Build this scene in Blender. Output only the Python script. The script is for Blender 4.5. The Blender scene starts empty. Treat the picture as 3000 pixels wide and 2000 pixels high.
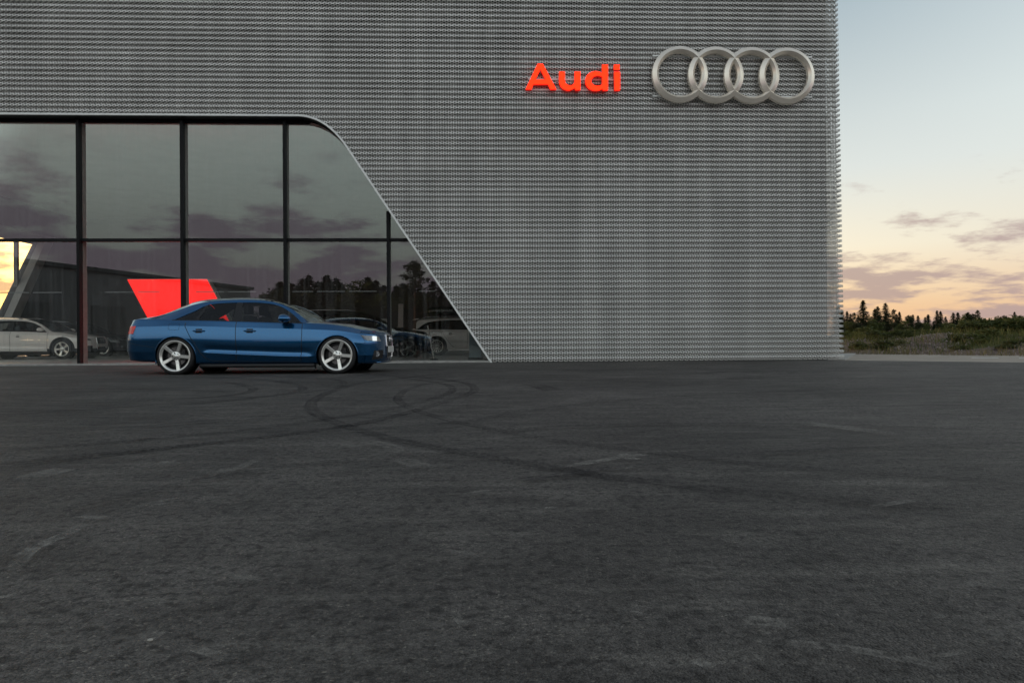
import bpy, bmesh, math, random
import numpy as np
from mathutils import Vector, Matrix
from mathutils.bvhtree import BVHTree

random.seed(7); rng = np.random.default_rng(7)
C = bpy.context.scene.collection
sc = bpy.context.scene
rad = math.radians

# ------------------------------------------------------------------ camera
YAW, ROLL, F, EYE, DIST = 0.038, 0.0065, 2000.0, 0.54, 17.6
FWD = Vector((math.sin(YAW), math.cos(YAW), 0)); RGT = Vector((math.cos(YAW), -math.sin(YAW), 0)); UP = Vector((0, 0, 1))
CR = RGT * math.cos(ROLL) - UP * math.sin(ROLL)
CU = RGT * math.sin(ROLL) + UP * math.cos(ROLL)
EYEP = Vector((0, -DIST, EYE))
cam = bpy.data.cameras.new('camera'); camo = bpy.data.objects.new('camera', cam); C.objects.link(camo)
cam.lens = 24; cam.sensor_width = 36; cam.clip_end = 3000; cam.clip_start = 0.05
M = Matrix.Identity(4)
for i in range(3):
    M[i][0] = CR[i]; M[i][1] = CU[i]; M[i][2] = -FWD[i]; M[i][3] = EYEP[i]
camo.matrix_world = M
sc.camera = camo

# ------------------------------------------------------------------ world and sun
SUN_AZ, SUN_EL = rad(-33), rad(3.5)          # azimuth clockwise from +Y
sc.view_settings.view_transform = 'Standard'; sc.view_settings.look = 'None'
sc.view_settings.gamma = 1; sc.view_settings.use_curve_mapping = False
sc.view_settings.exposure = 2.2
SKY_STRENGTH = 0.11; HAZE_MIX = 0.80
world = bpy.data.worlds.new('World'); sc.world = world; world.use_nodes = True
wt = world.node_tree; wt.nodes.clear()
def wn(t, **k):
    n = wt.nodes.new(t)
    for a, b in k.items(): setattr(n, a, b)
    return n
def wl(a, b): wt.links.new(a, b)
def wmath(op, a, b=None, clamp=False):
    n = wn('ShaderNodeMath', operation=op, use_clamp=clamp)
    for i, v in enumerate((a, b)):
        if v is None: continue
        if isinstance(v, (int, float)): n.inputs[i].default_value = v
        else: wl(v, n.inputs[i])
    return n.outputs[0]
def wrange(v, a, b, c=0., d=1.):
    n = wn('ShaderNodeMapRange', interpolation_type='SMOOTHSTEP'); wl(v, n.inputs[0])
    for i, q in enumerate((a, b, c, d)): n.inputs[i + 1].default_value = q
    return n.outputs[0]
def wmix(f, a, b, blend='MIX'):
    n = wn('ShaderNodeMix', data_type='RGBA', blend_type=blend)
    for i, v in ((0, f), (6, a), (7, b)):
        if isinstance(v, (int, float)): n.inputs[i].default_value = v
        elif isinstance(v, tuple): n.inputs[i].default_value = v
        else: wl(v, n.inputs[i])
    return n.outputs[2]
sky = wn('ShaderNodeTexSky', sky_type='NISHITA', sun_disc=False)
sky.sun_elevation = SUN_EL; sky.sun_rotation = SUN_AZ; sky.air_density = 1.0; sky.dust_density = 3.5; sky.ozone_density = 1.0; sky.altitude = 100
tc = wn('ShaderNodeTexCoord'); sep = wn('ShaderNodeSeparateXYZ'); wl(tc.outputs['Generated'], sep.inputs[0])
dx, dy, dz = sep.outputs
den = wmath('ADD', wmath('MAXIMUM', dz, 0.0), 0.16)
comb = wn('ShaderNodeCombineXYZ'); wl(wmath('DIVIDE', dx, den), comb.inputs[0]); wl(wmath('DIVIDE', dy, den), comb.inputs[1])
n1 = wn('ShaderNodeTexNoise'); n1.inputs['Scale'].default_value = 2.0; n1.inputs['Detail'].default_value = 9; n1.inputs['Roughness'].default_value = 0.58
mp = wn('ShaderNodeMapping'); mp.inputs['Location'].default_value = (7.1, 2.2, 0); wl(comb.outputs[0], mp.inputs[0]); wl(mp.outputs[0], n1.inputs['Vector'])
# sun-side weight: 1 towards the sun, 0 away
sdot = wmath('ADD', wmath('MULTIPLY', dx, math.sin(SUN_AZ)), wmath('MULTIPLY', dy, math.cos(SUN_AZ)))
sunw = wrange(sdot, -0.5, 0.7)
# clouds lie low: thin out with height, thicker away from the sun
cover = wmath('ADD', wmath('MULTIPLY', wrange(dz, 0.24, 0.07), 0.16), wmath('MULTIPLY', wmath('SUBTRACT', 1.0, sunw), 0.07))
dens = wrange(wmath('ADD', n1.outputs[0], cover), 0.61, 0.74)
dens = wmath('MULTIPLY', dens, wrange(dz, 0.31, 0.19))
ccol = wmix(sunw, (0.090, 0.066, 0.088, 1), (0.100, 0.074, 0.066, 1))
ccol = wmix(1.0, ccol, (1.0, 1.0, 1.0, 1), 'MULTIPLY')
mul = wn('ShaderNodeMix', data_type='RGBA', blend_type='MULTIPLY'); mul.inputs[0].default_value = 1
wl(sky.outputs[0], mul.inputs[6]); mul.inputs[7].default_value = (SKY_STRENGTH,) * 3 + (1,)
# evening haze: the colour of the sky by height above the horizon, dimmer away from the sun
rp = wn('ShaderNodeValToRGB'); wl(dz, rp.inputs[0]); el = rp.color_ramp.elements
for pos, c in ((0.0, (.240, .130, .062)), (.05, (.238, .160, .092)), (.12, (.226, .200, .156)), (.22, (.164, .170, .163)), (.42, (.070, .090, .102)), (.8, (.048, .056, .066))):
    e_ = el.new(pos); e_.color = (*c, 1)
el.remove(el[0]); el.remove(el[-1])
rp2 = wn('ShaderNodeValToRGB'); wl(dz, rp2.inputs[0]); el = rp2.color_ramp.elements      # the dusk side
for pos, c in ((0.0, (.10, .088, .105)), (.09, (.132, .120, .132)), (.17, (.185, .186, .184)), (.28, (.250, .268, .260)), (.5, (.235, .252, .256)), (.85, (.060, .068, .080))):
    e_ = el.new(pos); e_.color = (*c, 1)
el.remove(el[0]); el.remove(el[-1])
hz_ = wmix(sunw, rp2.outputs[0], rp.outputs[0])
skyc = wmix(HAZE_MIX, mul.outputs[2], hz_)
final = wmix(wmath('MULTIPLY', dens, 0.82), skyc, ccol)
bg = wn('ShaderNodeBackground'); wl(final, bg.inputs[0]); bg.inputs[1].default_value = 1.0
wo = wn('ShaderNodeOutputWorld'); wl(bg.outputs[0], wo.inputs[0])

sl = bpy.data.lights.new('sun', 'SUN'); sl.energy = 0.6; sl.angle = rad(3); sl.color = (1, 0.62, 0.36)
so = bpy.data.objects.new('sun', sl); C.objects.link(so)
sdir = Vector((math.sin(SUN_AZ) * math.cos(SUN_EL), math.cos(SUN_AZ) * math.cos(SUN_EL), math.sin(SUN_EL)))
so.rotation_euler = sdir.to_track_quat('Z', 'Y').to_euler(); so.location = (30, 60, 20)

# ------------------------------------------------------------------ pixel helpers (photo pixels, 3000 x 2000)
def ray(px, py): return FWD * F + CR * (px - 1500) + CU * (1000 - py)
def on_y(px, py, Y=0.0):
    d = ray(px, py); t = (Y + DIST) / d.y; return EYEP + d * t
def on_x(px, py, X):
    d = ray(px, py); t = X / d.x; return EYEP + d * t
def ground(px, py, z=0.0):
    d = ray(px, py); t = (z - EYE) / d.z; return EYEP + d * t
def at_depth(px, py, Z): return EYEP + ray(px, py) * (Z / F)

# ------------------------------------------------------------------ materials
MATS = {}
def nodes_of(m):
    m.use_nodes = True; nt = m.node_tree; nt.nodes.clear(); return nt
def principled(name, col, rough=0.5, metal=0.0, coat=0.0, emit=None, estr=0.0, spec=0.5, noise=None, bump=None):
    """noise=(scale, amount) varies the value; bump=(scale, strength)"""
    m = bpy.data.materials.new(name); nt = nodes_of(m); N = nt.nodes; L = nt.links
    b = N.new('ShaderNodeBsdfPrincipled'); o = N.new('ShaderNodeOutputMaterial'); L.new(b.outputs[0], o.inputs[0])
    b.inputs['Base Color'].default_value = (*col, 1); b.inputs['Roughness'].default_value = rough; b.inputs['Metallic'].default_value = metal
    b.inputs['Coat Weight'].default_value = coat; b.inputs['Coat Roughness'].default_value = 0.03; b.inputs['Specular IOR Level'].default_value = spec
    if emit: b.inputs['Emission Color'].default_value = (*emit, 1); b.inputs['Emission Strength'].default_value = estr
    if noise or bump:
        t = N.new('ShaderNodeTexCoord')
    if noise:
        n = N.new('ShaderNodeTexNoise'); n.inputs['Scale'].default_value = noise[0]; n.inputs['Detail'].default_value = 6; L.new(t.outputs['Object'], n.inputs['Vector'])
        mr = N.new('ShaderNodeMapRange'); L.new(n.outputs[0], mr.inputs[0]); mr.inputs[1].default_value = 0.3; mr.inputs[2].default_value = 0.7
        mr.inputs[3].default_value = 1 - noise[1]; mr.inputs[4].default_value = 1 + noise[1]
        mx = N.new('ShaderNodeMix'); mx.data_type = 'RGBA'; mx.blend_type = 'MULTIPLY'; mx.inputs[0].default_value = 1
        mx.inputs[6].default_value = (*col, 1); L.new(mr.outputs[0], mx.inputs[7]); L.new(mx.outputs[2], b.inputs['Base Color'])
    if bump:
        n2 = N.new('ShaderNodeTexNoise'); n2.inputs['Scale'].default_value = bump[0]; n2.inputs['Detail'].default_value = 5; L.new(t.outputs['Object'], n2.inputs['Vector'])
        bp = N.new('ShaderNodeBump'); bp.inputs['Strength'].default_value = bump[1]; bp.inputs['Distance'].default_value = 0.02
        L.new(n2.outputs[0], bp.inputs['Height']); L.new(bp.outputs[0], b.inputs['Normal'])
    MATS[name] = m; return m
def thin_glass(name, tint, refl, ior=1.5, rtint=(1, 1, 1), rough=0.0, streak=False):
    m = bpy.data.materials.new(name); nt = nodes_of(m); N = nt.nodes; L = nt.links
    t = N.new('ShaderNodeBsdfTransparent'); t.inputs[0].default_value = (*tint, 1)
    g = N.new('ShaderNodeBsdfGlossy'); g.inputs['Color'].default_value = (*rtint, 1); g.inputs['Roughness'].default_value = rough
    fr = N.new('ShaderNodeFresnel'); fr.inputs[0].default_value = ior
    ma = N.new('ShaderNodeMath'); ma.operation = 'MAXIMUM'; L.new(fr.outputs[0], ma.inputs[0]); ma.inputs[1].default_value = refl
    mx = N.new('ShaderNodeMixShader'); L.new(ma.outputs[0], mx.inputs[0]); L.new(t.outputs[0], mx.inputs[1]); L.new(g.outputs[0], mx.inputs[2])
    out = mx
    if streak:    # rain streaks: faint dust film on the pane
        tcn = N.new('ShaderNodeTexCoord'); mpn = N.new('ShaderNodeMapping'); mpn.inputs['Scale'].default_value = (14, 1, 0.35); L.new(tcn.outputs['Object'], mpn.inputs[0])
        nn = N.new('ShaderNodeTexNoise'); nn.inputs['Scale'].default_value = 1.0; nn.inputs['Detail'].default_value = 6; L.new(mpn.outputs[0], nn.inputs['Vector'])
        mr = N.new('ShaderNodeMapRange'); L.new(nn.outputs[0], mr.inputs[0]); mr.inputs[1].default_value = 0.45; mr.inputs[2].default_value = 0.8; mr.inputs[3].default_value = 0.0; mr.inputs[4].default_value = 0.07
        df = N.new('ShaderNodeBsdfDiffuse'); df.inputs[0].default_value = (.6, .6, .6, 1)
        m2 = N.new('ShaderNodeMixShader'); L.new(mr.outputs[0], m2.inputs[0]); L.new(mx.outputs[0], m2.inputs[1]); L.new(df.outputs[0], m2.inputs[2]); out = m2
    o = N.new('ShaderNodeOutputMaterial'); L.new(out.outputs[0], o.inputs[0]); MATS[name] = m; return m

def louvre_material():
    m = bpy.data.materials.new('louvre_metal'); nt = nodes_of(m); N = nt.nodes; L = nt.links
    b = N.new('ShaderNodeBsdfPrincipled'); o = N.new('ShaderNodeOutputMaterial'); L.new(b.outputs[0], o.inputs[0])
    t = N.new('ShaderNodeTexCoord'); n = N.new('ShaderNodeTexNoise'); n.inputs['Scale'].default_value = 0.8; n.inputs['Detail'].default_value = 7; L.new(t.outputs['Object'], n.inputs['Vector'])
    r = N.new('ShaderNodeValToRGB'); r.color_ramp.elements[0].position = .3; r.color_ramp.elements[1].position = .7
    r.color_ramp.elements[0].color = (.76, .755, .72, 1); r.color_ramp.elements[1].color = (.86, .855, .82, 1)
    L.new(n.outputs[0], r.inputs[0])
    oi = N.new('ShaderNodeObjectInfo'); mr_ = N.new('ShaderNodeMapRange'); L.new(oi.outputs['Random'], mr_.inputs[0]); mr_.inputs[3].default_value = .90; mr_.inputs[4].default_value = 1.0
    mps_ = N.new('ShaderNodeMapping'); mps_.inputs['Scale'].default_value = (2.5, 1, .12); L.new(t.outputs['Object'], mps_.inputs[0])
    n3 = N.new('ShaderNodeTexNoise'); n3.inputs['Scale'].default_value = 1.3; n3.inputs['Detail'].default_value = 5; L.new(mps_.outputs[0], n3.inputs['Vector'])
    mr3 = N.new('ShaderNodeMapRange'); L.new(n3.outputs[0], mr3.inputs[0]); mr3.inputs[1].default_value = .35; mr3.inputs[2].default_value = .65; mr3.inputs[3].default_value = .86; mr3.inputs[4].default_value = 1.0
    mm_ = N.new('ShaderNodeMath'); mm_.operation = 'MULTIPLY'; L.new(mr_.outputs[0], mm_.inputs[0]); L.new(mr3.outputs[0], mm_.inputs[1])
    mx_ = N.new('ShaderNodeMix'); mx_.data_type = 'RGBA'; mx_.blend_type = 'MULTIPLY'; mx_.inputs[0].default_value = 1; L.new(r.outputs[0], mx_.inputs[6]); L.new(mm_.outputs[0], mx_.inputs[7]); L.new(mx_.outputs[2], b.inputs['Base Color'])
    b.inputs['Metallic'].default_value = .3; b.inputs['Roughness'].default_value = .4
    MATS['louvre_metal'] = m
louvre_material()

def asphalt_material():
    m = bpy.data.materials.new('asphalt'); nt = nodes_of(m); N = nt.nodes; L = nt.links
    b = N.new('ShaderNodeBsdfPrincipled'); o = N.new('ShaderNodeOutputMaterial'); L.new(b.outputs[0], o.inputs[0])
    t = N.new('ShaderNodeTexCoord')
    def noise(scale, detail=5, rough=.5, vec=None):
        n = N.new('ShaderNodeTexNoise'); n.inputs['Scale'].default_value = scale; n.inputs['Detail'].default_value = detail; n.inputs['Roughness'].default_value = rough
        L.new(vec if vec is not None else t.outputs['Object'], n.inputs['Vector']); return n.outputs[0]
    def mr(v, a, b_, c, d):
        n = N.new('ShaderNodeMapRange'); L.new(v, n.inputs[0])
        for i, q in enumerate((a, b_, c, d)): n.inputs[i + 1].default_value = q
        return n.outputs[0]
    def mix(f, a, c, blend='MIX'):
        n = N.new('ShaderNodeMix'); n.data_type = 'RGBA'; n.blend_type = blend
        for i, v in ((0, f), (6, a), (7, c)):
            if isinstance(v, (int, float)): n.inputs[i].default_value = v
            elif isinstance(v, tuple): n.inputs[i].default_value = v
            else: L.new(v, n.inputs[i])
        return n.outputs[2]
    v1 = N.new('ShaderNodeTexVoronoi'); v1.inputs['Scale'].default_value = 210; L.new(t.outputs['Object'], v1.inputs['Vector'])
    v2 = N.new('ShaderNodeTexVoronoi'); v2.inputs['Scale'].default_value = 95; L.new(t.outputs['Object'], v2.inputs['Vector'])
    # stones of slightly different grey
    sepc = N.new('ShaderNodeSeparateColor'); L.new(v1.outputs['Color'], sepc.inputs[0])
    stone = N.new('ShaderNodeValToRGB'); e = stone.color_ramp.elements
    e[0].position = 0; e[0].color = (.040, .038, .036, 1); e[1].position = .86; e[1].color = (.112, .103, .094, 1)
    e.new(.94).color = (.06, .057, .053, 1); e.new(.985).color = (.19, .175, .15, 1)
    L.new(sepc.outputs[0], stone.inputs[0])
    big = noise(.35, 6, .6); mid = noise(2.2, 6, .6)
    mps = N.new('ShaderNodeMapping'); mps.inputs['Scale'].default_value = (1.1, 4.5, 1); mps.inputs['Rotation'].default_value = (0, 0, .25); L.new(t.outputs['Object'], mps.inputs[0])
    strk = noise(1.6, 8, .68, mps.outputs[0])
    col = mix(1.0, stone.outputs[0], mr(big, .35, .65, .66, 1.42), 'MULTIPLY')
    col = mix(1.0, col, mr(mid, .3, .7, .62, 1.45), 'MULTIPLY')
    pit = mr(noise(34, 3, .6), .36, .50, .30, 1.0); col = mix(1.0, col, pit, 'MULTIPLY')
    pit2 = mr(noise(9, 5, .65), .34, .48, .55, 1.0); col = mix(1.0, col, pit2, 'MULTIPLY')
    dust = mr(strk, .50, .70, 0, .95)
    fine = noise(60, 3, .7)
    df = N.new('ShaderNodeMath'); df.operation = 'MULTIPLY'; L.new(dust, df.inputs[0]); L.new(mr(fine, .4, .62, 0, 1), df.inputs[1])
    col = mix(df.outputs[0], col, (.22, .206, .184, 1))
    L.new(col, b.inputs['Base Color'])
    L.new(mr(mid, .3, .7, .62, .78), b.inputs['Roughness']); b.inputs['Specular IOR Level'].default_value = .42
    hsum = N.new('ShaderNodeMath'); hsum.operation = 'MULTIPLY_ADD'; L.new(v2.outputs['Distance'], hsum.inputs[0]); hsum.inputs[1].default_value = .9; L.new(mr(v1.outputs['Distance'], 0, .8, 1, 0), hsum.inputs[2])
    h2 = N.new('ShaderNodeMath'); h2.operation = 'MULTIPLY_ADD'; L.new(noise(22, 4, .6), h2.inputs[0]); h2.inputs[1].default_value = 1.6; L.new(hsum.outputs[0], h2.inputs[2])
    bp = N.new('ShaderNodeBump'); bp.inputs['Strength'].default_value = 1.0; bp.inputs['Distance'].default_value = .007; L.new(h2.outputs[0], bp.inputs['Height']); L.new(bp.outputs[0], b.inputs['Normal'])
    MATS['asphalt'] = m
asphalt_material()

def mark_material(name, col, opac, scale=40, stretch=None):
    """worn mark on asphalt: pigment broken up by the stones"""
    m = bpy.data.materials.new(name); nt = nodes_of(m); N = nt.nodes; L = nt.links
    t = N.new('ShaderNodeTexCoord'); n = N.new('ShaderNodeTexNoise'); n.inputs['Scale'].default_value = scale; n.inputs['Detail'].default_value = 5; n.inputs['Roughness'].default_value = .7; L.new(t.outputs['Object'], n.inputs['Vector'])
    n2 = N.new('ShaderNodeTexNoise'); n2.inputs['Scale'].default_value = 1.3; n2.inputs['Detail'].default_value = 4; L.new(t.outputs['Object'], n2.inputs['Vector'])
    mr = N.new('ShaderNodeMapRange'); L.new(n.outputs[0], mr.inputs[0]); mr.inputs[1].default_value = .38; mr.inputs[2].default_value = .62; mr.inputs[3].default_value = 0; mr.inputs[4].default_value = 1
    m2 = N.new('ShaderNodeMapRange'); L.new(n2.outputs[0], m2.inputs[0]); m2.inputs[1].default_value = .35; m2.inputs[2].default_value = .65; m2.inputs[3].default_value = .35; m2.inputs[4].default_value = 1
    uv = N.new('ShaderNodeAttribute'); uv.attribute_name = 'edge'
    p1 = N.new('ShaderNodeMath'); p1.operation = 'MULTIPLY'; L.new(mr.outputs[0], p1.inputs[0]); L.new(m2.outputs[0], p1.inputs[1])
    p2 = N.new('ShaderNodeMath'); p2.operation = 'MULTIPLY'; L.new(p1.outputs[0], p2.inputs[0]); L.new(uv.outputs['Fac'], p2.inputs[1])
    p3 = N.new('ShaderNodeMath'); p3.operation = 'MULTIPLY'; L.new(p2.outputs[0], p3.inputs[0]); p3.inputs[1].default_value = opac
    d = N.new('ShaderNodeBsdfPrincipled'); d.inputs['Base Color'].default_value = (*col, 1); d.inputs['Roughness'].default_value = .8; d.inputs['Specular IOR Level'].default_value = .2
    tr = N.new('ShaderNodeBsdfTransparent'); mx = N.new('ShaderNodeMixShader'); L.new(p3.outputs[0], mx.inputs[0]); L.new(tr.outputs[0], mx.inputs[1]); L.new(d.outputs[0], mx.inputs[2])
    o = N.new('ShaderNodeOutputMaterial'); L.new(mx.outputs[0], o.inputs[0]); MATS[name] = m
mark_material('rubber_mark', (.010, .010, .013), .72)
mark_material('dust_mark', (.30, .285, .255), .75)

def paint(name, col, metal=.6, rough=.32):
    m = bpy.data.materials.new(name); nt = nodes_of(m); N = nt.nodes; L = nt.links
    b = N.new('ShaderNodeBsdfPrincipled'); o = N.new('ShaderNodeOutputMaterial')
    b.inputs['Base Color'].default_value = (*col, 1); b.inputs['Metallic'].default_value = metal; b.inputs['Roughness'].default_value = rough
    b.inputs['Coat Weight'].default_value = 1; b.inputs['Coat Roughness'].default_value = .02; b.inputs['Coat IOR'].default_value = 1.55
    t = N.new('ShaderNodeTexCoord'); n = N.new('ShaderNodeTexNoise'); n.inputs['Scale'].default_value = 600; L.new(t.outputs['Object'], n.inputs['Vector'])
    bp = N.new('ShaderNodeBump'); bp.inputs['Strength'].default_value = .05; bp.inputs['Distance'].default_value = .001; L.new(n.outputs[0], bp.inputs['Height']); L.new(bp.outputs[0], b.inputs['Normal'])
    inner = N.new('ShaderNodeBsdfDiffuse'); inner.inputs[0].default_value = (.02, .02, .022, 1)     # trim on the inner face of the panel
    g = N.new('ShaderNodeNewGeometry'); mx = N.new('ShaderNodeMixShader'); L.new(g.outputs['Backfacing'], mx.inputs[0]); L.new(b.outputs[0], mx.inputs[1]); L.new(inner.outputs[0], mx.inputs[2])
    L.new(mx.outputs[0], o.inputs[0]); MATS[name] = m
paint('blue_paint', (.004, .098, .245), .9, .24)
paint('white_paint', (.86, .83, .80), .0, .35)
paint('black_paint', (.008, .008, .009), .2, .3)
paint('dark_paint', (.03, .03, .034), .5, .3)

principled('black_trim', (.006, .006, .007), .4, noise=(30, .15))
principled('black_plastic', (.014, .014, .015), .55, noise=(60, .2))
principled('chrome', (.75, .75, .76), .12, 1.0, noise=(40, .05))
principled('bright_trim', (.45, .45, .46), .25, 1.0, noise=(40, .05))
principled('tyre_rubber', (.014, .014, .015), .75, noise=(25, .2), bump=(120, .3))
principled('silver_alloy', (.82, .81, .77), .28, .75, noise=(20, .06))
principled('dark_alloy', (.06, .06, .065), .4, .7, noise=(20, .1))
principled('brake_disc', (.16, .15, .15), .4, .9, noise=(50, .2))
principled('seat_cloth', (.03, .03, .032), .8, noise=(40, .2))
principled('headlamp_inner', (.20, .21, .22), .4, .5, noise=(30, .2))
principled('red_lens', (.75, .012, .010), .25, 0, coat=.3, noise=(12, .3))
principled('plate_white', (.55, .55, .52), .5, noise=(40, .08))
thin_glass('car_glass', (.70, .73, .72), .045, 1.5)
thin_glass('lamp_glass', (.85, .88, .9), .10, 1.5)
thin_glass('facade_glass', (.93, .95, .93), .16, 1.6, (.88, .97, .92), streak=True)
thin_glass('back_glass', (.92, .93, .92), .05, 1.5)

principled('backing_dark', (.012, .012, .013), .85, noise=(3, .3))
principled('frame_black', (.006, .006, .007), .6, spec=.2, noise=(12, .25))
principled('reveal_dark', (.02, .018, .017), .6, noise=(5, .25))
principled('trim_metal', (.82, .83, .80), .5, .0, noise=(3, .08))
principled('post_grey', (.34, .33, .31), .6, noise=(6, .12))
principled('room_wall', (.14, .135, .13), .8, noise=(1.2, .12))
principled('room_floor', (.45, .44, .43), .3, noise=(1.5, .15))
principled('room_ceiling', (.7, .7, .69), .8, noise=(1.0, .1))
principled('wall_white', (.72, .71, .69), .8, noise=(1.2, .06))
principled('beam_pale', (.5, .48, .44), .6, noise=(2, .08))
principled('plinth_concrete', (.34, .33, .31), .8, noise=(8, .2), bump=(30, .3))
principled('red_board', (.45, .008, .006), .35, emit=(1.0, .008, .006), estr=.33, noise=(1, .03))
principled('letter_face', (.12, .002, .001), .5, spec=.1, emit=(1.0, .012, .002), estr=1.15, noise=(1, .02))
principled('letter_side', (.30, .008, .005), .4, emit=(1.0, .006, .003), estr=.06, noise=(5, .1))
principled('ring_metal', (.95, .87, .75), .27, .5, noise=(2.5, .05), bump=(4, .05))
principled('board_white', (.55, .5, .47), .6, noise=(3, .06))
principled('ink_black', (.01, .01, .01), .6, noise=(20, .2))
principled('strip_pale', (.22, .22, .22), .6, noise=(20, .15))
principled('pillar_bluegrey', (.13, .17, .19), .55, noise=(1.5, .2))
principled('box_black', (.01, .01, .011), .25, coat=.5, noise=(10, .15))
principled('text_pale', (.7, .7, .68), .5, noise=(20, .05))
principled('stone_pale', (.4, .38, .34), .8, noise=(40, .2))

# ------------------------------------------------------------------ object helpers
def link(o, parent=None):
    C.objects.link(o)
    if parent is not None: o.parent = parent
    return o
def tag(o, label, cat, group=None):
    o['label'] = label; o['category'] = cat
    if group: o['group'] = group
    return o
def thing(name, label, cat, loc=(0, 0, 0), rz=0., group=None):
    o = bpy.data.objects.new(name, None); o.empty_display_size = .2; C.objects.link(o); o.location = loc; o.rotation_euler = (0, 0, rz)
    return tag(o, label, cat, group)
def mesh_obj(name, verts, faces, mat, parent=None, smooth=False):
    me = bpy.data.meshes.new(name); me.from_pydata([tuple(v) for v in verts], [], [tuple(f) for f in faces]); me.update()
    if smooth: me.shade_smooth()
    me.materials.append(MATS[mat]); return link(bpy.data.objects.new(name, me), parent)
def np_mesh(name, V, Q, mat, parent=None, smooth=False):
    """V (n,3) float, Q (m,k) int"""
    me = bpy.data.meshes.new(name); V = np.asarray(V, np.float32); Q = np.asarray(Q, np.int32); k = Q.shape[1]
    me.vertices.add(len(V)); me.vertices.foreach_set('co', V.ravel())
    me.loops.add(Q.size); me.loops.foreach_set('vertex_index', Q.ravel())
    me.polygons.add(len(Q)); me.polygons.foreach_set('loop_start', np.arange(0, Q.size, k, dtype=np.int32)); me.polygons.foreach_set('loop_total', np.full(len(Q), k, np.int32))
    me.update(calc_edges=True)
    if smooth: me.shade_smooth()
    me.materials.append(MATS[mat]); o = bpy.data.objects.new(name, me); return link(o, parent)
class MB:
    def __init__(s): s.v = []; s.f = []
    def box(s, x0, y0, z0, x1, y1, z1):
        b = len(s.v); s.v += [(x0, y0, z0), (x1, y0, z0), (x1, y1, z0), (x0, y1, z0), (x0, y0, z1), (x1, y0, z1), (x1, y1, z1), (x0, y1, z1)]
        s.f += [tuple(b + i for i in q) for q in ((0, 3, 2, 1), (4, 5, 6, 7), (0, 1, 5, 4), (1, 2, 6, 5), (2, 3, 7, 6), (3, 0, 4, 7))]; return s
    def prism(s, poly, fa, fb):
        """poly list of 2d; fa, fb map 2d -> 3d for the two caps"""
        b = len(s.v); n = len(poly); s.v += [tuple(fa(p)) for p in poly] + [tuple(fb(p)) for p in poly]
        s.f.append(tuple(b + i for i in range(n))); s.f.append(tuple(b + n + i for i in reversed(range(n))))
        for i in range(n):
            j = (i + 1) % n; s.f.append((b + i, b + n + i, b + n + j, b + j))
        return s
    def tube(s, pts, r, n=8, closed=False, caps=True):
        pts = [Vector(p) for p in pts]; m = len(pts); rings = []
        rr = r if isinstance(r, (list, tuple)) else [r] * m
        prev = None
        for i, p in enumerate(pts):
            if closed: d = pts[(i + 1) % m] - pts[i - 1]
            else: d = pts[min(i + 1, m - 1)] - pts[max(i - 1, 0)]
            d.normalize()
            u = prev if prev is not None else (Vector((0, 0, 1)) if abs(d.z) < .9 else Vector((1, 0, 0)))
            u = (u - d * u.dot(d)); u.normalize(); w = d.cross(u); prev = u
            rings.append(len(s.v))
            for k in range(n):
                a = 2 * math.pi * k / n; s.v.append(tuple(p + (u * math.cos(a) + w * math.sin(a)) * rr[i]))
        for i in range(m if closed else m - 1):
            a, b = rings[i], rings[(i + 1) % m]
            for k in range(n): s.f.append((a + k, a + (k + 1) % n, b + (k + 1) % n, b + k))
        if caps and not closed:
            s.f.append(tuple(rings[0] + k for k in reversed(range(n)))); s.f.append(tuple(rings[-1] + k for k in range(n)))
        return s
    def lathe(s, prof, n=40, axis='y', c=(0, 0, 0), closed=False):
        """prof list of (axial, radius)"""
        b = len(s.v); m = len(prof)
        for i in range(n):
            a = 2 * math.pi * i / n; ca, sa = math.cos(a), math.sin(a)
            for h, r in prof:
                if axis == 'y': s.v.append((c[0] + r * ca, c[1] + h, c[2] + r * sa))
                else: s.v.append((c[0] + r * ca, c[1] + r * sa, c[2] + h))
        for i in range(n):
            j = (i + 1) % n
            for k in range(m if closed else m - 1):
                k2 = (k + 1) % m
                s.f.append((b + i * m + k, b + j * m + k, b + j * m + k2, b + i * m + k2))
        return s
    def build(s, name, mat, parent=None, smooth=False, fix=True):
        o = mesh_obj(name, s.v, s.f, mat, parent, smooth)
        if fix:
            bm = bmesh.new(); bm.from_mesh(o.data); bmesh.ops.recalc_face_normals(bm, faces=bm.faces); bm.to_mesh(o.data); bm.free()
        return o
def bevel(o, w=.01, seg=2):
    bm = bmesh.new(); bm.from_mesh(o.data); bmesh.ops.bevel(bm, geom=[e for e in bm.edges if e.calc_face_angle(0) > .5], offset=w, segments=seg, affect='EDGES', profile=.5); bm.to_mesh(o.data); bm.free(); return o
def pchip(X, Y, xq):
    X = np.asarray(X, float); Y = np.asarray(Y, float); h = np.diff(X); d = np.diff(Y) / h; m = np.zeros_like(Y)
    for i in range(1, len(X) - 1):
        if d[i - 1] * d[i] > 0:
            w1 = 2 * h[i] + h[i - 1]; w2 = h[i] + 2 * h[i - 1]; m[i] = (w1 + w2) / (w1 / d[i - 1] + w2 / d[i])
    m[0] = d[0]; m[-1] = d[-1]
    xq = np.asarray(xq, float); i = np.clip(np.searchsorted(X, xq) - 1, 0, len(X) - 2); t = (xq - X[i]) / h[i]; t = np.clip(t, 0, 1)
    return ((1 + 2 * t) * (1 - t) ** 2) * Y[i] + t * (1 - t) ** 2 * h[i] * m[i] + t * t * (3 - 2 * t) * Y[i + 1] + t * t * (t - 1) * h[i] * m[i + 1]
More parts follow.
